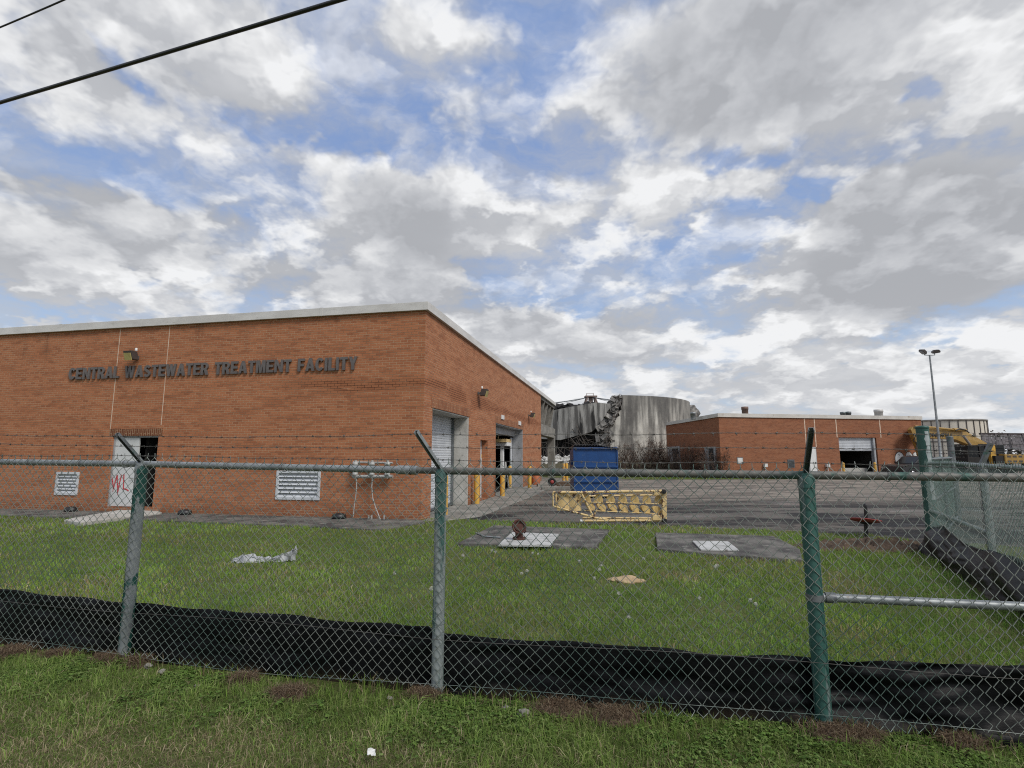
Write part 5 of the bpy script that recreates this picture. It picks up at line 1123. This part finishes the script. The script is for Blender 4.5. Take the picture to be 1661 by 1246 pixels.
mb.build('ridge_trim', pm('dark_trim', (.06, .045, .042), (.04, .033, .03), 2, .8), r)
mb = MB(); rg = random.Random(3)
for k in range(18): s = rg.uniform(0, 1); q = P(s, rg.uniform(.2, 1)); mb.bar(q - Vector((0, 0, .1)), Vector((q.x + rg.uniform(-.8, .8), q.y, 0)), .14)
mb.build('frame', DARK, r)
# light mast
def mast():
    D = 40.0; b = at(1528, 760, D); b.z = 0; top = at(1508, 576, D); r = empty('light_mast', b, 0, 'tall grey pole with two floodlights beside the far brick building', 'street light'); h = top.z
    mb = MB(); mb.lathe([(.22, 0), (.22, .06), (.12, .10), (.085, 3), (.055, h)], (0, 0, 0), 14); mb.build('pole', GALV, r)
    mb = MB(); mb.tube([(-.42, 0, h + .16), (-.40, 0, h), (0, 0, h - .02), (.40, 0, h), (.42, 0, h + .2)], .035, 8); mb.build('crossarm', GALV, r)
    for s, rot in ((-1, 28), (1, -8)):
        lp = empty('floodlight'); lp.parent = r; lp.scale = (.82, .82, .82); lp.location = (s * .50, 0, h + .27); lp.rotation_euler = (R(12), R(rot), R(-20 * s))
        mb = MB(); mb.prism([(-.30, -.10), (.30, -.14), (.34, .0), (.22, .16), (-.12, .18), (-.30, .06)], .40, Matrix.Rotation(R(90), 4, 'X') @ Matrix.Translation((0, 0, -.2))); mb.build('housing', LETTER, lp, bevel=.03)
        mb = MB(); mb.box((-.26, -.17, -.15), (.27, .17, -.125)); mb.build('lens', pm('flood_glass', (.35, .37, .4), (.3, .31, .33), 3, .15), lp)
mast()

# ------------------------------------------------------------------ excavator
def excavator():
    o = at(1612, 770, 48); o.z = 0; r = empty('excavator', o, 0, 'yellow tracked excavator with its long boom stretched to the left', 'excavator')
    def L(px, py, D): return at(px, py, D) - o
    def plate(name, pts, D0, D1, mat, w, par=r):     # pixel outline on a slanting vertical plane between two distances
        xs = [p[0] for p in pts]; a, b = min(xs), max(xs); P = [L(x, y, D0 + (D1 - D0) * (x - a) / max(1, b - a)) for x, y in pts]
        mb = MB(); n = len(P); off = Vector((.12, 1, 0)).normalized() * w; vs = P + [p + off for p in P]
        mb.add(vs, [tuple(range(n)), tuple(range(2*n - 1, n - 1, -1))] + [(i, (i+1) % n, n + (i+1) % n, n + i) for i in range(n)]); return mb.build(name, mat, par, bevel=.03)
    bm_ = plate('boom', [(1484, 703), (1481, 695.5), (1492, 693.5), (1520, 696), (1548, 697.5), (1567, 700), (1580, 707), (1604, 720.5), (1603, 723), (1592, 722.5), (1573, 722.5), (1550, 713), (1535, 712), (1515, 711.5), (1496, 708)], 43.0, 47.6, EXC, .75)
    plate('stick', [(1477.5, 697), (1482, 692), (1490, 696), (1494, 705), (1497, 722), (1499, 741), (1494, 742), (1490, 728), (1485, 716)], 42.7, 43.1, EXC, .5)
    mb = MB(); rg = random.Random(2)
    for k in range(9): a = L(1486 + rg.uniform(-2, 6), 702 + rg.uniform(-2, 6), 42.6); mb.tube([a, a + Vector((rg.uniform(-.5, .5), -.1, rg.uniform(-.7, .1))), a + Vector((rg.uniform(-.6, .6), -.1, rg.uniform(-1.2, -.3)))], .035, 6)
    mb.build('hydraulic_hoses', BLACK, r)
    mb = MB(); mb.tube([L(1484, 692, 42.7), L(1512, 693.5, 43.8), L(1546, 697, 45.1)], .09, 10); mb.tube([L(1546, 697, 45.1), L(1566, 698, 45.8)], .14, 10); mb.build('stick_cylinder', EXC, r)
    mb = MB(); mb.tube([L(1550, 698.5, 45.0), L(1557, 695.5, 45.2), L(1566, 697.5, 45.5), L(1572, 702, 45.7)], .05, 6); mb.build('hose_loop', BLACK, r)
    mb = MB(); mb.tube([L(1563, 708, 45.3), L(1574, 722, 46.2)], .10, 10); mb.build('boom_cylinder', CHROME, r)
    plate('bucket', [(1488, 741), (1500, 741), (1504, 752), (1498, 762), (1486, 758)], 42.6, 43.0, EXC, 1.0)
    # lettering on the boom
    cu = bpy.data.curves.new('t', 'FONT'); cu.body = 'KOMATSU'; cu.size = 1; cu.offset = .03; cu.extrude = .01; cu.space_character = 1.05; to = bpy.data.objects.new('t', cu); COL.objects.link(to); bpy.context.view_layer.update()
    me = bpy.data.meshes.new_from_object(to.evaluated_get(bpy.context.evaluated_depsgraph_get())); bpy.data.objects.remove(to)
    def dep(px): return 43.0 + 4.6 * (px - 1481) / 123
    a, b = L(1497, 708.4, dep(1497)), L(1543, 709.3, dep(1543)); h = 6.0 / F * 45; xs = [v.co.x for v in me.vertices]; ys = [v.co.y for v in me.vertices]; ux = (b - a); ny_ = Vector((ux.y, -ux.x, 0)).normalized() * .06
    mb = MB(); mb.add([a + ux * ((v.co.x - min(xs)) / (max(xs) - min(xs))) + Vector((0, 0, h * (v.co.y - min(ys)) / (max(ys) - min(ys)))) + ny_ * (1 + v.co.z * 10) for v in me.vertices], [list(p.vertices) for p in me.polygons]); mb.build('lettering', BLACK, bm_)
    # cab
    cab = empty('cab'); cab.parent = r
    mb = MB()
    c0, c1 = L(1572, 760, 47.0), L(1608, 722.5, 47.0); x0, x1, z0, z1 = c0.x, c1.x, .95, c1.z; y0, y1 = c0.y, c0.y + 1.5
    for x in (x0, (x0 + x1) / 2, x1):
        for y in (y0, y1): mb.bar((x, y, z0), (x, y, z1), .11)
    mb.box((x0 - .08, y0 - .08, z1 - .02), (x1 + .08, y1 + .08, z1 + .12)); mb.box((x0, y0 - .03, z0 - .1), (x1, y1 + .03, z0 + .55)); mb.build('frame', DARK, cab, bevel=.02)
    mb = MB(); mb.box((x0 + .06, y0 + .02, z0 + .56), (x1 - .06, y0 + .035, z1 - .05)); mb.box((x0 - .01, y0 + .06, z0 + .56), (x0 + .01, y1 - .06, z1 - .05)); mb.build('window', GLASS, cab)
    mb = MB(); q0, q1 = L(1608.5, 748, 46.7), L(1614, 721.5, 46.7); mb.box((q0.x, q0.y, q0.z - .6), (q1.x, q0.y + .5, q1.z)); mb.build('side_column', YEL, r, bevel=.02)
    mb = MB(); q0, q1 = L(1615, 741, 46.9), L(1628, 722, 46.9); mb.box((q0.x, q0.y, q0.z), (q1.x, q0.y + 1.2, q1.z)); mb.build('window', GLASS, r, bevel=.02)
    mb = MB(); q0 = L(1614, 736.5, 46.4); q1 = L(1720, 736.5, 46.4); mb.box((q0.x, q0.y, .95), (q0.x + 1.0, q0.y + 2.4, q0.z - .15)); mb.build('deck', DARK, r, bevel=.03)
    mb = MB(); a0 = L(1629.5, 736.5, 46.3); mb.box((a0.x, a0.y, .95), (a0.x + 3.1, a0.y + 2.5, a0.z)); bod = mb.build('engine_cover', EXC, r, bevel=.06)
    for i in range(5):
        for j in range(2): mb = MB(); mb.box((a0.x + .2 + i * .5, a0.y - .012, a0.z - .30 - j * .42), (a0.x + .52 + i * .5, a0.y - .002, a0.z - .14 - j * .42)); mb.build('grille', LETTER, bod)
    mb = MB(); mb.box((a0.x + 3.1, a0.y + .05, .9), (a0.x + 3.9, a0.y + 2.45, a0.z - .05)); mb.build('counterweight', EXC, r, bevel=.15)
    mb = MB(); mb.tube([L(1628, 722, 46.5), L(1630, 732, 46.4)], .04, 6); mb.tube([(a0.x + .3, a0.y, a0.z), (a0.x + .3, a0.y, a0.z + .5), (a0.x + 2.6, a0.y, a0.z + .5), (a0.x + 2.6, a0.y, a0.z)], .03, 6); mb.build('handrail', GALV_D, r)
    for dy in (-.2, 2.0):
        mb = MB(); cx = x0 + .2; prof = [(cx - .3, .45), (cx + .0, .88), (cx + 3.6, .88), (cx + 4.0, .45), (cx + 3.6, .02), (cx + .1, .02)]; mb.prism(prof, .6, Matrix.Translation((0, y0 + dy + .6, 0)) @ Matrix.Rotation(R(90), 4, 'X')); mb.build('track', RUBBER, r, bevel=.08)
excavator()

# ------------------------------------------------------------------ pickup truck, nose to the left
def truck():
    D = 40.5; a = at(1431, 768, D); RT = R(180 + 14); nose = Vector((5.30 * math.cos(RT) - .9 * math.sin(RT), 5.30 * math.sin(RT) + .9 * math.cos(RT))) * .95; r = empty('pickup_truck', (a.x - nose.x, D - 1 - nose.y, .004), RT, 'dark grey crew cab pickup truck parked by the far bay', 'pickup truck'); Lh = 5.35; w = 1.85
    r.scale = (.95, .95, .93)
    body = [(0, .55), (.02, 1.05), (.06, 1.10), (1.62, 1.10), (3.95, 1.12), (5.0, 1.02), (5.25, .92), (5.32, .62), (5.28, .42), (4.75, .40)]
    def arch(cx, r_=.44): return [(cx + r_ * math.cos(t), .38 + r_ * math.sin(t)) for t in np.linspace(.05, math.pi - .05, 10)]
    low = arch(4.35) + [(3.8, .36), (1.55, .36)] + arch(1.02) + [(.5, .42)]
    S = Matrix(((1, 0, 0, 0), (0, 0, 1, 0), (0, 1, 0, 0), (0, 0, 0, 1)))
    mb = MB(); mb.prism(body + low, w, S); bd = mb.build('body', TRUCK, r, bevel=.04)
    cabp = [(1.55, 1.105), (1.72, 1.62), (2.1, 1.74), (2.9, 1.75), (3.2, 1.68), (3.98, 1.125)]
    mb = MB(); mb.prism(cabp, w - .22, Matrix.Translation((0, .11, 0)) @ S); cb = mb.build('cab', TRUCK, r, bevel=.05)
    for poly in ([(1.80, 1.14), (1.93, 1.56), (2.42, 1.66), (2.42, 1.14)], [(2.52, 1.14), (2.52, 1.66), (2.98, 1.65), (3.18, 1.58), (3.70, 1.16)]):
        mb = MB(); mb.prism(poly, .012, Matrix.Translation((0, .096, 0)) @ S); mb.build('window', GLASS, cb)
    mb = MB(); mb.add([(3.24, .22, 1.64), (3.24, w - .22, 1.64), (3.93, w - .16, 1.15), (3.93, .16, 1.15)], [(0, 1, 2, 3)]); wv_ = mb.build('windscreen', GLASS, cb); wv_.location = (.02, 0, .012)
    for x0 in (1.72, 2.48, 3.62):
        mb = MB(); mb.box((x0 - .008, -.004, .50), (x0 + .008, .0, 1.08)); mb.build('door_seam', BLACK, bd)
    for x0 in (1.85, 2.62): mb = MB(); mb.box((x0, -.03, .98), (x0 + .18, -.003, 1.02)); mb.build('handle', CHROME, bd)
    for cx in (1.02, 4.35):
        for y in (0.02, w - .02):
            wh = empty('wheel'); wh.parent = r; wh.location = (cx, y, .38); T = Matrix.Rotation(R(90), 4, 'X')
            mb = MB(); mb.lathe([(.22, -.12), (.34, -.12), (.38, -.07), (.38, .07), (.34, .12), (.22, .12)], (0, 0, 0), 26, T); mb.build('tyre', RUBBER, wh)
            mb = MB(); mb.lathe([(.0, .05), (.08, .06), (.19, .05), (.23, .10), (.23, -.10), (0, -.08)], (0, 0, 0), 14, T); mb.build('rim', CHROME, wh)
    mb = MB(); mb.box((.0 - .015, .05, .80), (.02, .22, 1.02)); mb.build('tail_light', REDP, bd); mb = MB(); mb.box((5.22, .08, .74), (5.34, .40, .88)); mb.build('headlight', CHROME, bd)
    mb = MB(); mb.box((-.10, .08, .48), (.02, w - .08, .62)); mb.build('bumper', CHROME, bd, bevel=.02); mb = MB(); mb.cbox((3.55, -.12, 1.20), (.12, .2, .16)); mb.build('mirror', TRUCK, cb, bevel=.03)
truck()

# ------------------------------------------------------------------ overhead cables
def cable(px0, py0, px1, py1, h, rad, label):
    def P(px, py): d = ray(px, py); return Vector((0, 0, EYE)) + d * ((h - EYE) / d.z)
    a, b = P(px0, py0), P(px1, py1); d = (b - a); n = 24; s, e = a - d * 3.5, b + d * 3.5; mb = MB(); mb.tube([s.lerp(e, i / n) + Vector((0, 0, .18 * (2 * i / n - 1) ** 2 - .02)) for i in range(n + 1)], rad, 8)
    tag(mb.build('overhead_cable', BLACK), label, 'cable')
cable(0, 165, 545, 0, 7.2, .026, 'thick black overhead cable crossing the upper left sky')
cable(0, 43, 100, 0, 8.2, .012, 'thin dark overhead wire at the top left corner of sky')
# far bare trees
mb = MB(); rg = random.Random(31)
for k in range(26):
    px = 1600 + k * 13 + rg.uniform(-5, 5) if k < 18 else rg.uniform(1905, 2300); D = rg.uniform(150, 190); b = at(px, 745, D); b.z = 0; h = rg.uniform(7, 10)
    mb.tube([b, b + Vector((0, 0, h * .6))], [.25, .12], 5)
    for q in range(170):
        v = Vector((rg.gauss(0, 1.9), rg.gauss(0, 1.9), h * .62 + rg.gauss(0, h * .17))); c = b + v; n = Vector((rg.gauss(0, 1), rg.gauss(0, 1), rg.gauss(0, 1))).normalized(); t = n.orthogonal().normalized(); s = rg.uniform(.25, .6); mb.add([c + t * s, c - t * s * .6 + n.cross(t) * s, c - n.cross(t) * s], [(0, 1, 2)])
tag(mb.build('distant_wood', pm('bare_wood_mass', (.11, .085, .07), (.08, .065, .05), .3, .95)), kind='stuff')
# ------------------------------------------------------------------ grass
def vnoise(x, y, s, seed):
    rg = np.random.default_rng(seed); G = rg.random((256, 256)); X, Y = x / s + 100, y / s + 100; i, j = np.floor(X).astype(int), np.floor(Y).astype(int); fx, fy = X - i, Y - j; fx = fx*fx*(3-2*fx); fy = fy*fy*(3-2*fy)
    g = lambda a, b: G[a % 256, b % 256]
    return (g(i,j)*(1-fx) + g(i+1,j)*fx)*(1-fy) + (g(i,j+1)*(1-fx) + g(i+1,j+1)*fx)*fy
def fbm(x, y, s, seed): return (vnoise(x, y, s, seed) + .5 * vnoise(x, y, s/2, seed+1) + .25 * vnoise(x, y, s/4, seed+2)) / 1.75
def inside(poly, x, y):
    r = np.zeros(len(x), bool); n = len(poly)
    for i in range(n):
        x0, y0 = poly[i][:2]; x1, y1 = poly[(i+1) % n][:2]; c = ((y0 > y) != (y1 > y)) & (x < (x1 - x0) * (y - y0) / (y1 - y0 + 1e-12) + x0); r ^= c
    return r
GREENS = np.array([(.130, .235, .034), (.160, .268, .042), (.198, .288, .060), (.095, .180, .028), (.225, .290, .090)])
STRAW = np.array([(.33, .27, .16), (.26, .205, .12), (.39, .33, .21), (.19, .15, .09)])
def blades(name, x, y, h, w, col, lean=.5, seed=0, zbase=None):
    rg = np.random.default_rng(seed); N = len(x); a = rg.uniform(0, 2*np.pi, N); l = np.abs(rg.normal(0, lean, N)) * h; la = rg.uniform(0, 2*np.pi, N)
    px, py = np.cos(a) * w / 2, np.sin(a) * w / 2; dx, dy = np.cos(la) * l, np.sin(la) * l; V = np.zeros((N, 5, 3)); zb = np.zeros(N) if zbase is None else zbase
    V[:,0] = np.stack([x - px, y - py, zb], 1); V[:,1] = np.stack([x + px, y + py, zb], 1)
    mz = zb + h * .62; V[:,2] = np.stack([x + dx*.35 + px*.75, y + dy*.35 + py*.75, mz], 1); V[:,3] = np.stack([x + dx*.35 - px*.75, y + dy*.35 - py*.75, mz], 1)
    V[:,4] = np.stack([x + dx, y + dy, zb + np.maximum(h * .35, h - l * .35)], 1)
    base = np.arange(N)[:, None] * 5; F_ = np.concatenate([base + np.array([[0,1,2,3]]), base + np.array([[3,2,4]])], 1).ravel(); lt = np.tile([4, 3], N); ls = np.concatenate([[0], np.cumsum(lt)[:-1]])
    C = np.repeat(np.concatenate([col, np.ones((N, 1))], 1)[:, None, :], 5, 1); C[:,0:2,:3] *= .9
    return np_mesh(name, V.reshape(-1, 3), F_, ls, lt, MATS['grass_blades'], C.reshape(-1, 4), False)
def pick(N, straw, seed, var=.18):
    rg = np.random.default_rng(seed); c = GREENS[rg.integers(0, len(GREENS), N)]; s = STRAW[rg.integers(0, len(STRAW), N)]; m = (rg.random(N) < straw)[:, None]; return np.where(m, s, c) * rg.uniform(1 - var, 1 + var, (N, 1))
g = np.random.default_rng(77)
MOUNDS = [(gnd(px, py), r) for px, py, r in ((20, 1066, .15), (95, 1072, .12), (178, 1078, .12), (225, 1082, .10), (395, 1112, .08), (468, 1134, .13), (690, 1138, .10), (905, 1160, .17), (1000, 1172, .15), (1350, 1200, .16), (1395, 1204, .12), (1560, 1219, .10))]
def off_mounds(x, y, k=.85):
    m = np.ones(len(x), bool); k *= .62
    for c, r in MOUNDS: m &= ((x - c.x) / (r * 1.3)) ** 2 + ((y - c.y) / (r * .75)) ** 2 > k * g.uniform(.6, 1.3, len(x))
    return m
mb = MB(); mb.smooth = True
for q_, (c, r) in enumerate(MOUNDS):
    b_ = len(mb.v); n_r, n_a = 7, 22; vs = [(c.x, c.y, .05)]
    for i in range(1, n_r + 1):
        for j in range(n_a):
            a = 2 * math.pi * j / n_a; t_ = i / n_r * .85; x_ = c.x + math.cos(a) * r * 1.45 * t_ * (1 + .3 * mnoise.noise(Vector((math.cos(a) * 2, math.sin(a) * 2, q_)))); y_ = c.y + math.sin(a) * r * .8 * t_; vs.append((x_, y_, (1 - t_ ** 2) * .05 + .014 + .025 * mnoise.noise(Vector((x_ * 22, y_ * 22, 0))) - .03 * (i == n_r)))
    mb.add(vs, [(0, 1 + j, 1 + (j + 1) % n_a) for j in range(n_a)] + [(1 + (i-1)*n_a + j, 1 + i*n_a + j, 1 + i*n_a + (j+1) % n_a, 1 + (i-1)*n_a + (j+1) % n_a) for i in range(1, n_r) for j in range(n_a)])
tag(mb.build('bare_soil', DIRT), kind='stuff')
EXCL = [padA, padB, [loc_pt(-30, -.01), loc_pt(-30, -.75), g2(420, 853), g2(620, 862), g2(672, 852), g2(690, 851), loc_pt(.3, 3), loc_pt(-30, 5)], [g2(103, 850), g2(120, 846), g2(214, 829), g2(262, 837), g2(214, 843), g2(130, 854)]]
fence_line_y = lambda x: np.interp(x, [p.x for p in FPATH], [p.y for p in FPATH])
# lawn inside the fence
M_ = 1500000; yy = 3.0 + (17.0 - 3.0) * g.random(M_) ** 1.35; xx = g.uniform(-1.35, 1.35, M_) * yy
dens = (4.6 / yy) ** .55; keep = g.random(M_) < dens * .40; xx, yy = xx[keep], yy[keep]
keep = inside(LAWN, xx, yy) & (yy > fence_line_y(xx) + .10) & ~((xx > 3.0) & (xx - (P0.x + (yy - P0.y) * dd.x / dd.y) > -.15))
def shrunk(e, k=.955):
    cx_, cy_ = sum(p[0] for p in e) / len(e), sum(p[1] for p in e) / len(e); return [(cx_ + (p[0] - cx_) * k, cy_ + (p[1] - cy_) * k) for p in e]
for e in EXCL: keep &= ~inside(shrunk(e), xx, yy)
u_, v_ = (xx - cc_.x) / 1.3, (yy - cc_.y) / .36; keep &= ~((u_**2 + v_**2 < .8) & (g.random(len(xx)) < .88))
n0 = fbm(xx, yy, 1.1, 5); n1_ = fbm(xx, yy, .35, 9); n2_ = fbm(xx, yy, 2.6, 15)
keep &= g.random(len(xx)) < np.clip(.45 + 1.3 * (n1_ - .3), .25, 1)
xx, yy, n0, n1_, n2_ = xx[keep], yy[keep], n0[keep], n1_[keep], n2_[keep]
h = (.032 + .045 * n0 + .10 * np.clip(n2_ - .5, 0, 1) + .12 * np.clip(n1_ - .68, 0, 1)) * g.uniform(.6, 1.35, len(xx)); w = .0052 * (yy / 4.6) ** .62 * g.uniform(.7, 1.3, len(xx))
strawp = np.clip(.06 + 1.0 * (n0 - .52) + .5 * (.5 - n1_), .03, .6)
col = pick(len(xx), strawp, 3); cl_ = fbm(xx, yy, .20, 61); col *= ((.80 + .62 * n2_) * (.70 + .82 * cl_))[:, None]; h *= .65 + .7 * cl_; col[:, 0] *= .85 + .35 * n0
tag(blades('lawn_grass', xx, yy, h, w, col, .55, 1, np.full(len(xx), .004)), kind='stuff')
# verge outside the fence: coarse, straw-mixed, with clover along the fabric
M_ = 230000; yy = g.uniform(2.35, 5.4, M_); xx = g.uniform(-1.25, 1.25, M_) * yy
gap = fence_line_y(xx) - .03 - yy; keep = gap > 0
xx, yy, gap = xx[keep], yy[keep], gap[keep]; n0 = fbm(xx, yy, .6, 25); n1_ = fbm(xx, yy, .22, 29)
bare = (gap < .16) & (n0 > .47); keep = ~(bare & (g.random(len(xx)) < .85)); xx, yy, gap, n0, n1_ = [a[keep] for a in (xx, yy, gap, n0, n1_)]
dry = np.clip((gap - .50) / .5 + (n0 - .5) * 1.6, 0, 1); h = (.026 + .034 * n1_ + .02 * (1 - dry)) * g.uniform(.5, 1.5, len(xx)); w = .0042 * g.uniform(.6, 1.3, len(xx)) * (yy / 3.5) ** .5
col = pick(len(xx), .06 + .52 * dry, 4); col *= (.75 + .5 * n1_)[:, None]
lum_ = col.mean(1, keepdims=True); col = col * .78 + lum_ * np.array([[1.15, 1.0, .55]]) * .22; mk = off_mounds(xx, yy); xx, yy, gap, dry, h, w, col, n1_ = [a[mk] for a in (xx, yy, gap, dry, h, w, col, n1_)]
wide = g.random(len(xx)) < .10; w[wide] *= 1.5; h[wide] *= 1.25
lens = np.where(g.random(len(xx)) < .35 * dry, 1.0, 0); h *= 1 - .35 * lens
cl2 = fbm(xx, yy, .13, 71); col *= (.6 + .85 * cl2)[:, None]; h *= .6 + .8 * cl2
tag(blades('verge_grass', xx, yy, h, w, col, 1.0, 2), kind='stuff')
# long single blades and dead stalks against the fabric
N = 2600; ss = g.uniform(0, S[-1], N); pts = [fpath(s) for s in ss]; off = np.abs(g.normal(0, .12, N)) + .02; lx = np.array([p[0].x - p[2].x * o for p, o in zip(pts, off)]); ly = np.array([p[0].y - p[2].y * o for p, o in zip(pts, off)])
cl = fbm(lx, ly, .45, 41); hh = (.05 + .22 * np.clip(cl - .45, 0, 1)) * g.uniform(.5, 1.6, N); tag(blades('tall_weeds', lx, ly, hh, np.full(N, .0055), pick(N, .25, 8), .5, 6), kind='stuff')
# dry thatch clumps at the foot of the fence
N = 30000; cs_ = np.array([.35, 1.2, 3.15, 3.9, 4.25, 4.6, 5.1, 6.2, 6.9, 7.3, 8.2, 9.3, 9.55, 9.9, 11]); ii = g.integers(0, len(MOUNDS), N); rr_ = np.array([r for c, r in MOUNDS])[ii] * .8; lx = np.array([c.x for c, r in MOUNDS])[ii] + g.normal(0, .62, N) * rr_; ly = np.array([c.y for c, r in MOUNDS])[ii] + g.normal(0, .33, N) * rr_
rg_ = np.random.default_rng(5); colr = np.array([(.16, .105, .065), (.22, .155, .10), (.11, .075, .05), (.28, .22, .15)])[rg_.integers(0, 4, N)] * rg_.uniform(.7, 1.2, (N, 1))
tag(blades('dry_thatch', lx, ly, g.uniform(.012, .04, N), np.full(N, .0035), colr, 2.4, 9, g.uniform(.005, .075, N)), kind='stuff')
# clover: little rounded leaflets in threes
N = 42000; ss = g.uniform(0, S[-1], N); pts = [fpath(s) for s in ss]; off = .04 + np.abs(g.normal(0, .30, N)); lx = np.array([p[0].x - p[2].x * o for p, o in zip(pts, off)]); ly = np.array([p[0].y - p[2].y * o for p, o in zip(pts, off)])
k = (fbm(lx, ly, .5, 51) + .45 * fbm(lx, ly, .13, 57)) > .70; lx, ly = lx[k], ly[k]; mk = off_mounds(lx, ly); lx, ly = lx[mk], ly[mk]; N = len(lx); hz_ = g.uniform(.012, .055, N); rad = g.uniform(.0035, .0085, N); ang_ = g.uniform(0, 6.28, N)
V = []; 
for q in range(3):
    aa = ang_ + q * 2.094; cx, cy = lx + np.cos(aa) * rad * 1.05, ly + np.sin(aa) * rad * 1.05; tl_ = g.uniform(-.5, .5, (N, 2))
    for j in range(6):
        b = aa + j * 1.047; ex, ey = np.cos(b) * rad * .98, np.sin(b) * rad * .98; V.append(np.stack([cx + ex, cy + ey, hz_ + ex * tl_[:,0] + ey * tl_[:,1]], 1))
V = np.stack(V, 1); idx = np.arange(N * 18); ls = np.arange(N * 3) * 6; lt = np.full(N * 3, 6)
cc = np.array([(.115, .195, .040), (.145, .225, .050), (.085, .155, .032), (.17, .235, .070)])[g.integers(0, 4, N)] * g.uniform(.7, 1.25, (N, 1)); C = np.repeat(np.concatenate([cc, np.ones((N, 1))], 1)[:, None, :], 18, 1)
tag(np_mesh('clover', V.reshape(-1, 3), idx, ls, lt, MATS['grass_blades'], C.reshape(-1, 4), False), kind='stuff')
# coarse tufts on the verge beyond the yard and between paving
N = 9000; lx = g.uniform(9, 24, N); ly = g.uniform(36.6, 42.5, N); k = inside([(9.0, 36.5), (24.5, 37.5), (24.5, 39.8), (16.0, 43), (9, 47)], lx, ly); lx, ly = lx[k], ly[k]
tag(blades('verge_tufts', lx, ly, g.uniform(.06, .2, len(lx)), np.full(len(lx), .035), pick(len(lx), .2, 12), .5, 14), kind='stuff')
# dandelion clocks
DS = None
dpts = [(751, 901), (798, 893), (804, 895), (864, 897), (873, 899), (855, 926), (846, 930), (940, 910), (964, 938), (973, 924), (1044, 906), (1163, 917), (1160, 919), (1217, 974), (1226, 980), (975, 917), (1135, 970), (1003, 962), (1020, 1001), (700, 955), (640, 930)]
for i, (px, py) in enumerate(dpts):
    q = gnd(px, py, .13)
    if DS is None:
        DS = o = empty('dandelion', q); mb = MB(); mb.tube([(0, 0, -.13), (.004, 0, -.06), (0, 0, 0)], .0016, 4); mb.build('stem', pm('dandelion_stem', (.12, .16, .06), (.10, .13, .05), 9), o)
        mb = MB(); rg = random.Random(3); bm = bmesh.new(); bmesh.ops.create_icosphere(bm, subdivisions=2, radius=.020)
        for v in bm.verts: d = v.co.normalized(); mb.tube([d * .003, d * .019], .0006, 3, caps=False); t = d.orthogonal().normalized() * .0045; mb.add([d * .019 + t, d * .019 - t, d * .0215 + d.cross(t)], [(0, 1, 2)])
        bm.free(); mb.build('seed_head', pm('seed_fluff', (.62, .61, .57), (.5, .49, .45), 9, .9), o)
    else: o = copy_tree(DS)
    o.location = q; o.rotation_euler.z = i * 1.3; o.scale = [random.uniform(.9, 1.25)] * 3; tag(o, 'white dandelion clock on a thin stem in the fenced lawn', 'dandelion', 'dandelion clocks in the lawn')
